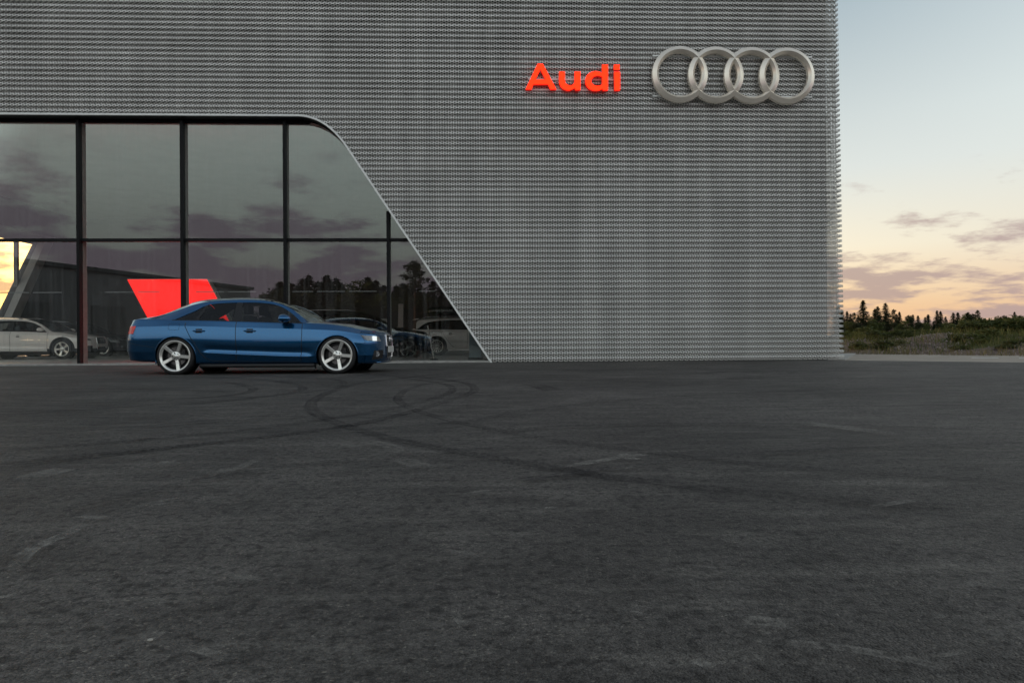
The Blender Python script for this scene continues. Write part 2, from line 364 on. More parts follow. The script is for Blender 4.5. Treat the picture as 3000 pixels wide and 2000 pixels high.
# ------------------------------------------------------------------ ground
def structure(o): o['kind'] = 'structure'; return o
principled('soil', (.075, .062, .05), .95, noise=(.8, .35), bump=(12, .6))
principled('gravel_road', (.34, .295, .245), .9, noise=(1.2, .16), bump=(40, .4))
principled('road_line', (.6, .6, .57), .7, noise=(12, .25))
gnd = structure(mesh_obj('ground', [(-1500, -1500, -.10), (1500, -1500, -.10), (1500, 1500, -.10), (-1500, 1500, -.10)], [(0, 1, 2, 3)], 'soil'))
A0, A1 = ground(2440, 1054.5), ground(3000, 1061.5)
far = A1 + (A1 - A0).normalized() * 40
lot = [(-45, -62), (45, -62), (45, far.y), (far.x, far.y) if far.x < 45 else (45, far.y), (A1.x, A1.y), (A0.x, A0.y), (A0.x, 1.0), (-45, 1.0)]
lot = [(-45, -30), (50, -30), (50, A1.y + (A1.y - A0.y) / (A1.x - A0.x) * (50 - A1.x)), (A1.x, A1.y), (A0.x, A0.y), (A0.x, .3), (-45, .3)]
asphalt = structure(mesh_obj('asphalt_lot', [(x, y, 0) for x, y in lot], [tuple(range(len(lot)))], 'asphalt'))
R0, R1 = ground(2490, 1037.5, -.03), ground(3000, 1043.0, -.03)
ud = (R1 - R0); ud.z = 0; ud.normalize(); vd = Vector((-ud.y, ud.x, 0))
if vd.y < 0: vd = -vd
def uv(s, t, z=0.): p = R0 + ud * s + vd * t; return Vector((p.x, p.y, z))
rn = [uv(-14, 1.5, -.03), uv(70, 1.5, -.03), Vector((75, A1.y - 22, -.03)), Vector((A0.x - 2, A0.y - 2.0, -.03))]
road = structure(mesh_obj('road', rn, [(0, 1, 2, 3)], 'gravel_road'))
mesh_obj('edge_stripe', [ground(2846, 1047, -.024), ground(2925, 1047.6, -.024), ground(2925, 1048.8, -.024), ground(2846, 1048.2, -.024)], [(0, 1, 2, 3)], 'road_line', road)
mesh_obj('edge_stripe', [ground(2985, 1048.2, -.024), ground(3070, 1049, -.024), ground(3070, 1050.2, -.024), ground(2985, 1049.4, -.024)], [(0, 1, 2, 3)], 'road_line', road)
apron = [ground(2425, 1052, .02), ground(2476, 1051.5, .02), ground(2506, 1034.5, .02), ground(2440, 1034.5, .02)]
mb = MB(); mb.prism([(p.x, p.y) for p in apron], lambda p: (p[0], p[1], .02), lambda p: (p[0], p[1], -.09)); structure(mb.build('pavement', 'plinth_concrete'))

# bank beyond the road
def bank_h(s, t):
    H = .62 + .75 * (1 / (1 + math.exp(-(s - 7.5) * .45))) + .10 * math.sin(s * .55 + 1) + .07 * math.sin(s * 1.7)
    k = min(1, max(0, t / 7.5)); k = k * k * (3 - 2 * k)
    return -.06 + H * k + .05 * math.sin(s * 2.3 + t * 1.1) * k + .03 * math.sin(s * 5.1 - t * 3.7) * k + (max(0, t - 12) * .004)
ns, nt_ = 190, 70
V = []; 
for j in range(nt_):
    t = 12 * (j / 48) if j < 48 else 12 + ((j - 47) / 22) ** 1.6 * 200
    for i in range(ns):
        s = -16 + i * .36 if i < 150 else -16 + 54 + (i - 150) * 3
        V.append(uv(s, t + .25 * math.sin(s * 1.3) + .15 * math.sin(s * 3.1), bank_h(s, t) + random.uniform(-.015, .015)))
Q = [(j * ns + i, j * ns + i + 1, (j + 1) * ns + i + 1, (j + 1) * ns + i) for j in range(nt_ - 1) for i in range(ns - 1)]
def bank_material():
    m = bpy.data.materials.new('bank'); nt = nodes_of(m); N = nt.nodes; L = nt.links
    b = N.new('ShaderNodeBsdfPrincipled'); o = N.new('ShaderNodeOutputMaterial'); L.new(b.outputs[0], o.inputs[0]); b.inputs['Roughness'].default_value = .95; b.inputs['Specular IOR Level'].default_value = .1
    t = N.new('ShaderNodeTexCoord')
    n = N.new('ShaderNodeTexNoise'); n.inputs['Scale'].default_value = .45; n.inputs['Detail'].default_value = 7; L.new(t.outputs['Object'], n.inputs['Vector'])
    g = N.new('ShaderNodeTexNoise'); g.inputs['Scale'].default_value = 9; g.inputs['Detail'].default_value = 6; g.inputs['Roughness'].default_value = .7; L.new(t.outputs['Object'], g.inputs['Vector'])
    r1 = N.new('ShaderNodeValToRGB'); r1.color_ramp.elements[0].position = .35; r1.color_ramp.elements[1].position = .68
    r1.color_ramp.elements[0].color = (.07, .052, .044, 1); r1.color_ramp.elements[1].color = (.26, .205, .175, 1); L.new(g.outputs[0], r1.inputs[0])
    r2 = N.new('ShaderNodeValToRGB'); r2.color_ramp.elements[0].color = (.05, .058, .02, 1); r2.color_ramp.elements[1].color = (.12, .125, .045, 1); L.new(g.outputs[0], r2.inputs[0])
    mr = N.new('ShaderNodeMapRange'); L.new(n.outputs[0], mr.inputs[0]); mr.inputs[1].default_value = .52; mr.inputs[2].default_value = .60
    mx = N.new('ShaderNodeMix'); mx.data_type = 'RGBA'; L.new(mr.outputs[0], mx.inputs[0]); L.new(r1.outputs[0], mx.inputs[6]); L.new(r2.outputs[0], mx.inputs[7]); L.new(mx.outputs[2], b.inputs['Base Color'])
    bp = N.new('ShaderNodeBump'); bp.inputs['Distance'].default_value = .08; L.new(g.outputs[0], bp.inputs['Height']); L.new(bp.outputs[0], b.inputs['Normal'])
    MATS['bank'] = m
bank_material()
structure(mesh_obj('terrain', V, Q, 'bank', smooth=True))

# ------------------------------------------------------------------ tyre marks and scuffs on the lot
def ribbon(name, pts, width, mat, parent, z, n=60, taper=.15):
    P = [ground(*p) for p in pts]; d = np.concatenate([[0], np.cumsum([(P[i + 1] - P[i]).length for i in range(len(P) - 1)])])
    # smooth in photo space so that far bends stay round
    u = np.arange(len(pts), dtype=float); uq = np.linspace(0, len(pts) - 1, n)
    xs = catmull([p[0] for p in pts], uq); ys = catmull([p[1] for p in pts], uq)
    Pq = [ground(a, b_) for a, b_ in zip(xs, ys)]; verts = []; faces = []; edge = []
    for i, p in enumerate(Pq):
        t = (Pq[min(i + 1, n - 1)] - Pq[max(i - 1, 0)]); t.z = 0; t.normalize(); w = Vector((-t.y, t.x, 0)) * width / 2
        fade = min(1, min(i, n - 1 - i) / (taper * n))
        for k, e in ((-1, 0), (-.86, 1), (-.1, .5), (.75, .9), (1, 0)):
            verts.append((p.x + w.x * k, p.y + w.y * k, z)); edge.append(e * fade)
        if i:
            b = 5 * i; faces += [(b - 5 + k, b - 4 + k, b + 1 + k, b + k) for k in range(4)]
    o = mesh_obj(name, verts, faces, mat, parent)
    at = o.data.attributes.new('edge', 'FLOAT', 'POINT'); at.data.foreach_set('value', edge); return o
def catmull(v, q):
    v = np.asarray(v, float); n = len(v); i = np.clip(np.floor(q).astype(int), 0, n - 2); t = q - i
    p0 = v[np.clip(i - 1, 0, n - 1)]; p1 = v[i]; p2 = v[i + 1]; p3 = v[np.clip(i + 2, 0, n - 1)]
    return .5 * ((2 * p1) + (-p0 + p2) * t + (2 * p0 - 5 * p1 + 4 * p2 - p3) * t ** 2 + (-p0 + 3 * p1 - 3 * p2 + p3) * t ** 3)
def Lp(l): return [(x / 1.568, 1060 + y / 1.568) for x, y in l]
def Rp(l): return [(1500 + x / 1.568, 1060 + y / 1.568) for x, y in l]
marks = [
 (Lp([(0, 92), (400, 82), (860, 70), (1180, 82), (1330, 98), (1390, 118), (1370, 135), (1280, 152), (1050, 180), (800, 197)]), .22),
 (Lp([(0, 104), (400, 95), (700, 90), (1000, 93), (1120, 108), (1165, 127), (1120, 145), (1000, 160), (700, 180)]), .22),
 (Lp([(1560, 46), (1850, 66), (2060, 85), (2160, 105), (2180, 130), (2150, 150), (2050, 182), (1900, 228), (1700, 275), (1400, 325), (1000, 372), (500, 432), (0, 490)]), .20),
 (Lp([(1650, 50), (1800, 66), (1930, 85), (2050, 105), (2080, 125), (2060, 145), (1950, 182), (1750, 225), (1500, 265), (1300, 295), (900, 338), (500, 374), (0, 412)]), .18),
 (Lp([(2352, 42), (2100, 50), (1850, 75), (1650, 100), (1530, 135), (1460, 165), (1430, 195), (1440, 230), (1500, 262), (1600, 300), (1800, 355), (2000, 395), (2200, 432), (2352, 458)]) + Rp([(200, 490), (400, 525), (600, 550), (900, 585), (1200, 612), (1500, 640), (1800, 662), (2352, 690)]), .21),
 (Lp([(2352, 65), (2100, 85), (1950, 105), (1880, 125), (1840, 150), (1830, 180), (1900, 222), (2000, 252), (2100, 280), (2352, 328)]) + Rp([(200, 365), (500, 402), (800, 440), (1200, 480), (1500, 505), (1900, 530), (2352, 560)]), .17),
 (Lp([(0, 470), (400, 432), (800, 392), (1200, 350), (1500, 312), (1800, 268)]), .16),
 (Rp([(0, 222), (800, 212), (1600, 207), (2352, 197)]), .10), (Rp([(0, 88), (500, 84), (1000, 80), (1700, 78), (2352, 78)]), .2),
 (Rp([(0, 62), (600, 62), (1000, 48), (1600, 44), (2352, 50)]), .25), (Rp([(0, 40), (800, 38), (1500, 30), (2352, 33)]), .3),
 (Rp([(80, 105), (130, 115), (200, 135)]), .5), (Lp([(0, 55), (500, 48), (1000, 52), (1600, 45)]), .25), (Lp([(0, 130), (600, 128), (1100, 140)]), .18),
 (Lp([(0, 78), (700, 60), (1200, 66), (1500, 80), (1580, 100), (1500, 130), (1200, 165), (600, 210), (0, 250)]), .18), (Lp([(1100, 330), (1600, 322), (1900, 300), (2200, 270), (2352, 240)]) + Rp([(400, 190), (1000, 150), (1800, 120), (2352, 110)]), .16), (Rp([(2352, 330), (1600, 300), (900, 290), (300, 300), (0, 320)]), .14),
 (Rp([(0, 560), (700, 470), (1300, 420), (2352, 380)]), .12), (Lp([(300, 690), (900, 560), (1500, 470), (2352, 400)]), .12),
 (Rp([(400, 86), (700, 70), (1050, 45), (1300, 52), (1000, 80), (1500, 62), (2000, 66)]), .2), (Lp([(0, 360), (700, 300), (1300, 250)]), .14)]
for i, (p, w) in enumerate(marks): ribbon('tyre_mark', p, w * .55, 'rubber_mark', asphalt, .003 + .0006 * i, n=110, taper=.05)
dusts = [(Lp([(1600, 370), (1700, 380), (1790, 400), (1815, 420), (1750, 440)]), .10), (Rp([(200, 500), (400, 470), (550, 440)]), .06), (Rp([(1250, 280), (1500, 310), (1800, 350)]), .16),
 (Rp([(480, 510), (600, 492)]), .03), (Lp([(700, 680), (760, 672)]), .03), ([(45, 1690), (65, 1650), (100, 1622), (150, 1600), (210, 1570), (280, 1535)], .045),
 ([(1105, 1571), (1160, 1568), (1230, 1560)], .012), ([(1330, 1815), (1345, 1840), (1360, 1862)], .018), ([(760, 1574), (815, 1572)], .008), ([(2040, 1675), (2090, 1682), (2140, 1688)], .015),
 ([(560, 1410), (700, 1380), (760, 1350)], .05), ([(1560, 1500), (1640, 1502)], .02), ([(2200, 1900), (2500, 1930), (2800, 1990)], .03), ([(380, 1500), (480, 1480), (520, 1470)], .02)]
rs_ = random.Random(5)
for k in range(24):
    x, y = rs_.uniform(0, 3000), 1200 + 780 * rs_.random() ** .8; L_ = rs_.uniform(30, 150) * (y / 1500); a_ = rs_.gauss(-.08, .18)
    dusts.append(([(x - L_ / 2, y - a_ * L_ / 2), (x, y + rs_.uniform(-4, 4)), (x + L_ / 2, y + a_ * L_ / 2)], rs_.uniform(.008, .05) * (1 + 2.5 * (1700 - y > 300))))
for i, (p, w) in enumerate(dusts): ribbon('dust_scuff', p, w, 'dust_mark', asphalt, .016 + .0001 * i, n=24, taper=.35)
pg = ground(440, 1878)
bm = bmesh.new(); bmesh.ops.create_icosphere(bm, subdivisions=2, radius=.0042)
for v in bm.verts: v.co = Vector((v.co.x * 1.25, v.co.y * .8, v.co.z * .62 + .0022)) * random.uniform(.93, 1.07)
me = bpy.data.meshes.new('pebble'); bm.to_mesh(me); bm.free(); me.materials.append(MATS['stone_pale']); me.shade_smooth()
pb = bpy.data.objects.new('pebble', me); C.objects.link(pb); pb.location = (pg.x, pg.y, .001); tag(pb, 'single pale pebble lying on the dark asphalt', 'pebble')

# ------------------------------------------------------------------ the dealership building
PITCH = .132; SEAM0 = .16; BAY = 2.64
XL = SEAM0 - 8 * BAY
XR_bot = on_y(2474, 1050, 0).x; XR_top = on_y(2455, 0, 0).x; ZT = on_y(2455, 0, 0).z
def xright(z): return XR_bot + (XR_top - XR_bot) * (z / ZT)
ROWS = 75; TOPZ = .057 + ROWS * PITCH
bld = thing('car_showroom_building', 'large showroom clad in perforated grey metal louvres with a slant-cornered glass front', 'building', (0, 0, 0))
HT = on_y(450, 337).z
pc = on_y(951.5, 336); p0 = on_y(870, 336); p1 = on_y(1012, 427); p2 = on_y(1438, 1062)
path = [(XL, HT)]
for k in range(17):
    t = k / 16; a = Vector((p0.x, HT)); b_ = Vector((pc.x, HT)); c_ = Vector((p1.x, p1.z)); q = a * (1 - t) ** 2 + b_ * 2 * t * (1 - t) + c_ * t * t; path.append((q.x, q.y))
path.append((p2.x, 0.0))
pz = np.array([q[1] for q in path[1:]])[::-1]; pxs = np.array([q[0] for q in path[1:]])[::-1]
def xslant(z): return np.interp(z, pz, pxs)

PZ = np.array([.1315, .1190, .0967, .0789, .0715, .0509, .0296, .0073, -.0005]); PY = np.array([.090, .090, .088, .066, .020, .0, .0, .004, .088]); PS = np.arange(-1, 8)
ps_d = np.linspace(-1, 7, 161); pz_d = pchip(PS, PZ, ps_d); py_d = pchip(PS, PY, ps_d)
c_t, b_t = .024, PITCH / 2 - .024
OUT = np.array([(c_t, 1), (b_t, 0), (c_t, -1), (-c_t, -1), (-b_t, 0), (-c_t, 1)]); INN = OUT * np.array([.64, .53])
seams = [SEAM0 + k * BAY for k in range(-8, 4)]
def louvre(k):
    z0 = .057 + k * PITCH
    ends = seams + [xright(z0 + .05) + .10]
    VV = []; 
    for bi in range(len(ends) - 1):
        xa, xb = ends[bi], ends[bi + 1]; last = bi == len(ends) - 2
        nc = int(math.ceil((xb - xa) / PITCH)) + 1
        for i in range(-1, 8):
            off = 0 if i % 2 else .5
            cx = xa + (np.arange(-1, nc + 1) + off) * PITCH
            X = cx[:, None] + np.concatenate([OUT[:, 0], INN[:, 0]])[None]; S = np.broadcast_to(i + np.concatenate([OUT[:, 1], INN[:, 1]])[None], X.shape).copy()
            S = np.clip(S, -1, 7); Z = z0 + np.interp(S, ps_d, pz_d); Y = np.interp(S, ps_d, py_d); X = X.copy()
            inner = np.zeros_like(X); inner[:, 6:] = 1
            lo = xa + .007 + inner * .010; hi = (xb - .007 - inner * .010) if not last else xright(z0 + .05) - Y
            ok = (X[:, :6].max(1) > xa + .006) & (X[:, :6].min(1) < (xb - .006 if not last else xright(z0 + .05) - .05))
            zc = Z[:, [1]].repeat(1, 1)[:, 0]
            if z0 < HT:
                below = zc < HT - .0
                # tiles over the opening
                xs = xslant(np.minimum(Z, HT))
                out = below & (X[:, :6].max(1) < xs[:, :6].max(1) + .03)
                ok &= ~out
                lo = np.where(Z < HT, np.maximum(lo, np.where((below)[:, None], xs + .025 + inner * .012, lo)), lo)
                Z = np.where((~below)[:, None] & (X < pxs[-1]), np.maximum(Z, HT + .022), Z)
            X = np.minimum(np.maximum(X, lo), np.maximum(hi, lo)); Z = np.maximum(Z, .012)
            if ok.any(): VV.append(np.stack([X, Y, Z], -1)[ok])
    # return round the corner
    xr = xright(z0 + .05)
    for i in range(-1, 8):
        off = 0 if i % 2 else .5
        cy = (np.arange(-1, 9) + off) * PITCH
        W = cy[:, None] + np.concatenate([OUT[:, 0], INN[:, 0]])[None]; S = np.clip(np.broadcast_to(i + np.concatenate([OUT[:, 1], INN[:, 1]])[None], W.shape), -1, 7)
        Z = np.maximum(z0 + np.interp(S, ps_d, pz_d), .012); D = np.interp(S, ps_d, py_d); W = np.minimum(np.maximum(W, D), 1.18)
        VV.append(np.stack([np.broadcast_to(xr - D, W.shape), W, Z], -1))
    V = np.concatenate(VV); n = len(V); base = (np.arange(n) * 12)[:, None, None]
    q = np.array([[j, (j + 1) % 6, 6 + (j + 1) % 6, 6 + j] for j in range(6)])[None]
    Q = (base + q).reshape(-1, 4); V = V.reshape(-1, 3)
    # drop collapsed quads
    P = V[Q]; ar = np.linalg.norm(np.cross(P[:, 2] - P[:, 0], P[:, 3] - P[:, 1]), axis=1); Q = Q[ar > 1e-6]
    return np_mesh('louvre', V, Q, 'louvre_metal', bld)
for k in range(-1, ROWS): louvre(k)

mb = MB(); wx = XR_bot - .36
poly = [(XL, HT + .02)] + [(x + .02, z) for x, z in path[1:-1]] + [(path[-1][0] + .02, 0.0), (wx, 0.0), (wx, TOPZ), (XL, TOPZ)]
mb.prism(poly, lambda p: (p[0], .19, p[1]), lambda p: (p[0], .345, p[1])).build('backing_wall', 'backing_dark', bld)
MB().box(wx - .2, .346, 0, wx, 16, TOPZ).build('side_wall', 'backing_dark', bld)
MB().box(XL, .346, TOPZ - .25, wx - .201, 16, TOPZ).build('roof', 'backing_dark', bld)
# corner carrier rails behind the mesh
for zz in (.4, 2.4, 4.4, 6.4, 8.4): MB().box(wx, .16, zz, XR_bot - .25, .2, zz + .05).build('carrier_rail', 'post_grey', bld)

# trim round the opening: light front lip, dark reveal
def sweep(name, mat, w0, w1, y0, y1):
    V = []; n = len(path)
    for i, (x, z) in enumerate(path):
        a = Vector(path[max(i - 1, 0)]); b2 = Vector(path[min(i + 1, n - 1)]); d = (b2 - a).normalized(); nn = Vector((-d.y, d.x))   # points out of the opening
        if i == n - 1: d1 = nn.x; nn = Vector((1 / d1 if abs(d1) > .2 else 1, 0)) if True else nn
        f_ = 1.0 if z > HT - .02 else (.22 if w0 < -.03 else 1.0)
        for w, y in ((w0 * f_, y0), (w1, y0), (w1, y1), (w0 * f_, y1)): V.append((x + nn.x * w, y, max(z + nn.y * w, 0)))
    Q = [(4 * i + k, 4 * i + (k + 1) % 4, 4 * i + 4 + (k + 1) % 4, 4 * i + 4 + k) for i in range(n - 1) for k in range(4)]
    return mesh_obj(name, V, Q, mat, bld)
sweep('opening_trim', 'trim_metal', -.012, .036, -.014, .04)
sweep('reveal', 'reveal_dark', .001, .016, .0405, .35)
GY = .37
sweep('glazing_frame', 'frame_black', -.085, -.0005, .345, .43)

def clip(poly, ax, lim, keep_gt):
    out = []
    for i in range(len(poly)):
        a, b2 = poly[i], poly[(i + 1) % len(poly)]; ia = (a[ax] > lim) == keep_gt; ib = (b2[ax] > lim) == keep_gt
        if ia: out.append(a)
        if ia != ib:
            t = (lim - a[ax]) / (b2[ax] - a[ax]); out.append((a[0] + (b2[0] - a[0]) * t, a[1] + (b2[1] - a[1]) * t))
    return out
MX = [on_y(px, 900, .30).x for px in (235, 538, 838, 1139)]
TZ = on_y(600, 703.5, .36).z
edges = [XL] + MX + [6.0]
inset = [(x - (.012 if i else 0), z - .06 * max(0, 1 - i / 12)) for i, (x, z) in enumerate(path)]
region = [(XL, .055)] + [(x, z) for x, z in inset[:-1]] + [(inset[-1][0], .055)]
for i in range(5):
    for lo, hi in ((.05, TZ), (TZ, 9)):
        p = clip(clip(clip(clip(region, 0, edges[i], True), 0, edges[i + 1], False), 1, lo, True), 1, hi, False)
        if len(p) > 2:
            mesh_obj('glass_pane', [(x, GY, z) for x, z in p], [tuple(range(len(p)))], 'facade_glass', bld)
for x in MX:
    zt = HT - .07
    if x > path[1][0]: zt = min(zt, float(np.interp(x, pxs[::-1], pz[::-1])) - .09) if False else zt
    tops = [z for z in np.linspace(.1, HT, 400) if xslant(z) > x + .045]; zt = min(max(tops), HT - .06)
    MB().box(x - .036, .21, .05, x + .036, .362, zt).build('mullion', 'frame_black', bld)
    MB().box(x - .030, .378, .05, x + .030, .56, zt).build('mullion_post', 'post_grey', bld)
MB().box(XL, .30, TZ - .038, xslant(TZ) - .012, .363, TZ + .038).build('transom', 'frame_black', bld)
MB().box(XL, .377, TZ - .03, xslant(TZ) - .08, .47, TZ + .03).build('transom_rail', 'post_grey', bld)
MB().box(XL, -.02, 0.004, path[-1][0] - .03, .50, .050).build('plinth', 'plinth_concrete', bld)
# dashed manifestation strips on the glass at eye height
SZ = on_y(1100, 853, GY).z; x = XL + .3
while x < xslant(SZ) - .3:
    w = random.choice((.55, .72, .72, .9))
    if not any(abs(x + w / 2 - m) < w / 2 + .05 for m in MX): MB().box(x, GY + .004, SZ - .011, min(x + w, xslant(SZ) - .2), GY + .006, SZ + .011).build('marking_strip', 'strip_pale', bld)
    x += w + .1

# showroom interior
RX = 6.5; BY = 18.0; CZ = 6.9
MB().box(XL + .3, .505, -.02, RX, BY, .03).build('showroom_floor', 'room_floor', bld)
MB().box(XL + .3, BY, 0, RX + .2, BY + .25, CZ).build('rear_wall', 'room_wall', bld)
MB().box(RX, .35, 0.031, RX + .2, BY - .002, CZ).build('inner_wall', 'wall_white', bld)
MB().box(XL, .35, CZ, RX + .2, BY + .25, CZ + .2).build('ceiling', 'room_ceiling', bld)
# left side wall, glazed up to a slanted end
s0 = on_x(94, 716, XL); s1 = on_x(0, 905, XL); topz = on_x(14, 699, XL).z
dyz = (s0.y - s1.y) / (s0.z - s1.z)
ys = lambda z: s1.y + (z - s1.z) * dyz
wl_ = [(ys(.06), .06), (ys(topz), topz), (.9, topz), (.9, .06), (.5, .06), (.5, CZ), (BY + .25, CZ), (BY + .25, .06)]
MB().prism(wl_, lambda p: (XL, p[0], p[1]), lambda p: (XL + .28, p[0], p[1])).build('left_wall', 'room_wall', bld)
gp = [(.9, .06), (ys(.06), .06), (ys(topz), topz), (.9, topz)]
mesh_obj('side_glass', [(XL + .1, y, z) for y, z in gp], [(0, 1, 2, 3)], 'back_glass', bld)
yp = on_x(34, 800, XL).y
MB().box(XL + .12, yp - .05, .06, XL + .27, yp + .09, topz).build('side_post', 'post_grey', bld)
w = .55
MB().prism([(ys(.06) + .1, .06), (ys(topz) + .1, topz + .3), (ys(topz) + .1 + w, topz + .3), (ys(.06) + .1 + w, .06)], lambda p: (XL + .285, p[0], p[1]), lambda p: (XL + .62, p[0], p[1])).build('slanted_beam', 'beam_pale', bld)
MB().box(XL + .285, .6, on_x(40, 676, XL).z - .04, XL + .34, BY, on_x(40, 676, XL).z + .04).build('wall_band', 'post_grey', bld)

# red display board
zr = 21.5
def dp(px, py, Z): return at_depth(px, py, Z)
a = dp(373, 819, zr); b2 = dp(601, 819, zr); sl_ = (b2.x - a.x)
tilt = (dp(433, 934, zr).x - a.x) / (a.z - dp(433, 934, zr).z)
rb = thing('red_display_board', 'glowing red slanted board standing inside the glass front behind the blue saloon', 'display board', (a.x, a.y, .03))
hh = a.z - .03; w = sl_
MB().prism([(tilt * hh, 0), (w + tilt * hh, 0), (w, hh), (0, hh)], lambda p: (p[0], 0, p[1]), lambda p: (p[0], .04, p[1])).build('red_face', 'red_board', rb)
MB().prism([(tilt * hh - .02, 0), (w + tilt * hh + .02, 0), (w + .02, hh + .02), (-.02, hh + .02)], lambda p: (p[0], .042, p[1]), lambda p: (p[0], .34, p[1])).build('board_body', 'beam_pale', rb)
# white boards
p = dp(1117, 961, 25.2); wb = thing('rings_sign_board', 'small white board showing four black rings standing behind the black estate car', 'sign', (p.x, p.y, .03))
def board(root, x0, x1, z0, z1, t=.03):
    return MB().box(x0, 0, z0, x1, t, z1).build('panel', 'board_white', root)
bx0, bx1 = dp(1096, 940, 25.2).x - p.x, dp(1142, 940, 25.2).x - p.x; bz0, bz1 = dp(1117, 957, 25.2).z, dp(1117, 934, 25.2).z
board(wb, bx0, bx1, bz0 - .03, bz1 - .03); MB().box(-.02, .04, 0, .02, .07, bz1 - .1).build('stand', 'frame_black', wb)
for k in range(4):
    cx = dp(1105.5 + k * 6.6, 943, 25.2).x - p.x; cz = dp(1117, 943.5, 25.2).z - .03; r = 5.2 / F * 25.2
    MB().tube([(cx + r * math.cos(i * math.pi / 12), -.006, cz + r * math.sin(i * math.pi / 12)) for i in range(24)], .009, 5, closed=True).build('ring_print', 'ink_black', wb)
p = dp(1172, 960, 28.5); wb2 = thing('white_banner_board', 'tall narrow pale board standing deep in the dark showroom', 'board', (p.x, p.y, .03))
zt = dp(1174, 890, 28.5).z; MB().prism([(-.12, .05), (.10, .05), (.14, zt - .03), (-.06, zt - .03)], lambda q: (q[0], 0, q[1]), lambda q: (q[0], .04, q[1])).build('panel', 'board_white', wb2); MB().box(-.2, -.1, 0, .2, .14, .05).build('foot', 'frame_black', wb2)
p = on_y(1393, 1000, 1.3); pl = thing('inner_pillar', 'square blue-grey pillar inside the glass beside the slanted edge', 'pillar', (p.x, 1.3, .03))
bevel(MB().box(-.17, -.17, 0, .17, .17, 3.2).build('shaft', 'pillar_bluegrey', pl), .02); MB().box(-.2, -.2, 0, .2, .2, .08).build('base', 'frame_black', pl)
q0 = at_depth(1253, 953, 19.3); q1 = at_depth(1272, 1054, 19.3)
lp = thing('leaning_post', 'slim pale bollard post leaning beside the white estate car', 'post', (q1.x, q1.y, .03))
MB().tube([(0, 0, .0), (q0.x - q1.x, 0, q0.z - .03)], .022, 8).build('pole', 'post_grey', lp); MB().lathe([(0, .12), (.03, .12), (.04, .03)], 16, 'z').build('foot', 'frame_black', lp)

# ------------------------------------------------------------------ lettering and rings on the facade
LY = -.17
def letter_pts(l): return [(1540 + x / 8.11, 180 + y / 8.11) for x, y in l]
def arcpts(cx, cy, rx, ry, a0, a1, n): return [(cx + rx * math.cos(math.radians(a0 + (a1 - a0) * i / n)), cy + ry * math.sin(math.radians(a0 + (a1 - a0) * i / n))) for i in range(n + 1)]
glyphs = [
 ([[(0, 668), (285, 66), (408, 66), (728, 668), (590, 668), (529, 550), (182, 550), (135, 668)], [(350, 190), (473, 435), (230, 435)]]),
 ([[(797, 245), (930, 245)] + arcpts(1048, 455, 118, 122, 180, 90, 8) + arcpts(1075, 470, 90, 107, 90, 15, 6) + [(1165, 245), (1300, 245), (1300, 684), (1180, 684), (1172, 632)] + arcpts(1010, 470, 213, 222, 55, 180, 14)]),
 ([[(1818, 82), (1953, 82), (1953, 690), (1832, 690), (1825, 640)] + arcpts(1665, 470, 250, 232, 50, 295, 26) + [(1818, 285)], [(1818, 375)] + arcpts(1690, 465, 135, 120, 320, 40, 22)[0:0] + [(1770, 350), (1690, 343), (1620, 365), (1570, 415), (1555, 470), (1572, 525), (1620, 568), (1690, 586), (1770, 578), (1818, 552)]]),
 ([[(2103, 255), (2240, 255), (2240, 690), (2112, 690)], [(2100, 84), (2231, 84), (2231, 206), (2100, 206)]])]
lt = thing('facade_lettering', 'glowing red raised letters reading Audi on the grey mesh facade', 'sign', tuple(on_y(1680, 262, -.06)))
depsg = None
def outline_mesh(name, loops, y0, y1, faceside=False):
    cu = bpy.data.curves.new(name, 'CURVE'); cu.dimensions = '2D'; cu.fill_mode = 'BOTH' if not faceside else 'FRONT'; cu.extrude = (y1 - y0) / 2 if not faceside else 0
    for lp_ in loops:
        s = cu.splines.new('POLY'); s.points.add(len(lp_) - 1); s.use_cyclic_u = True
        for q, (x, z) in zip(s.points, lp_): q.co = (x, z, 0, 1)
    ob = bpy.data.objects.new(name, cu); C.objects.link(ob); dg = bpy.context.evaluated_depsgraph_get(); me = bpy.data.meshes.new_from_object(ob.evaluated_get(dg)); bpy.data.objects.remove(ob); bpy.data.curves.remove(cu)
    for v in me.vertices: v.co = Vector((v.co.x, (y0 + y1) / 2 - v.co.z, v.co.y))
    me.name = name; return me
for loops in glyphs:
    L3 = []
    for l in loops:
        L3.append([((q := on_y(x, y, LY)).x - lt.location.x, q.z - lt.location.z) for x, y in letter_pts(l)])
    yb = -lt.location.y
    me = outline_mesh('letter', L3, LY + yb, -.06 + yb); me.materials.clear(); me.materials.append(MATS['letter_side']); body = link(bpy.data.objects.new('letter', me), lt)
    f = outline_mesh('letter_face', L3, LY + yb - .004, LY + yb - .004, True); f.materials.clear(); f.materials.append(MATS['letter_face']); link(bpy.data.objects.new('letter_face', f), body)
for py_ in (232, 263):
    q0, q1 = on_y(1548, py_, -.03), on_y(1812, py_ + 2.5, -.03); MB().box(q0.x - lt.location.x, -.03 - lt.location.y, q0.z - lt.location.z - .022, q1.x - lt.location.x, -.012 - lt.location.y, q0.z - lt.location.z + .022).build('mounting_rail', 'trim_metal', lt)
em = thing('ring_emblem', 'four large interlocking champagne metal rings mounted on the mesh facade', 'emblem', tuple(on_y(2150, 302, -.08)))
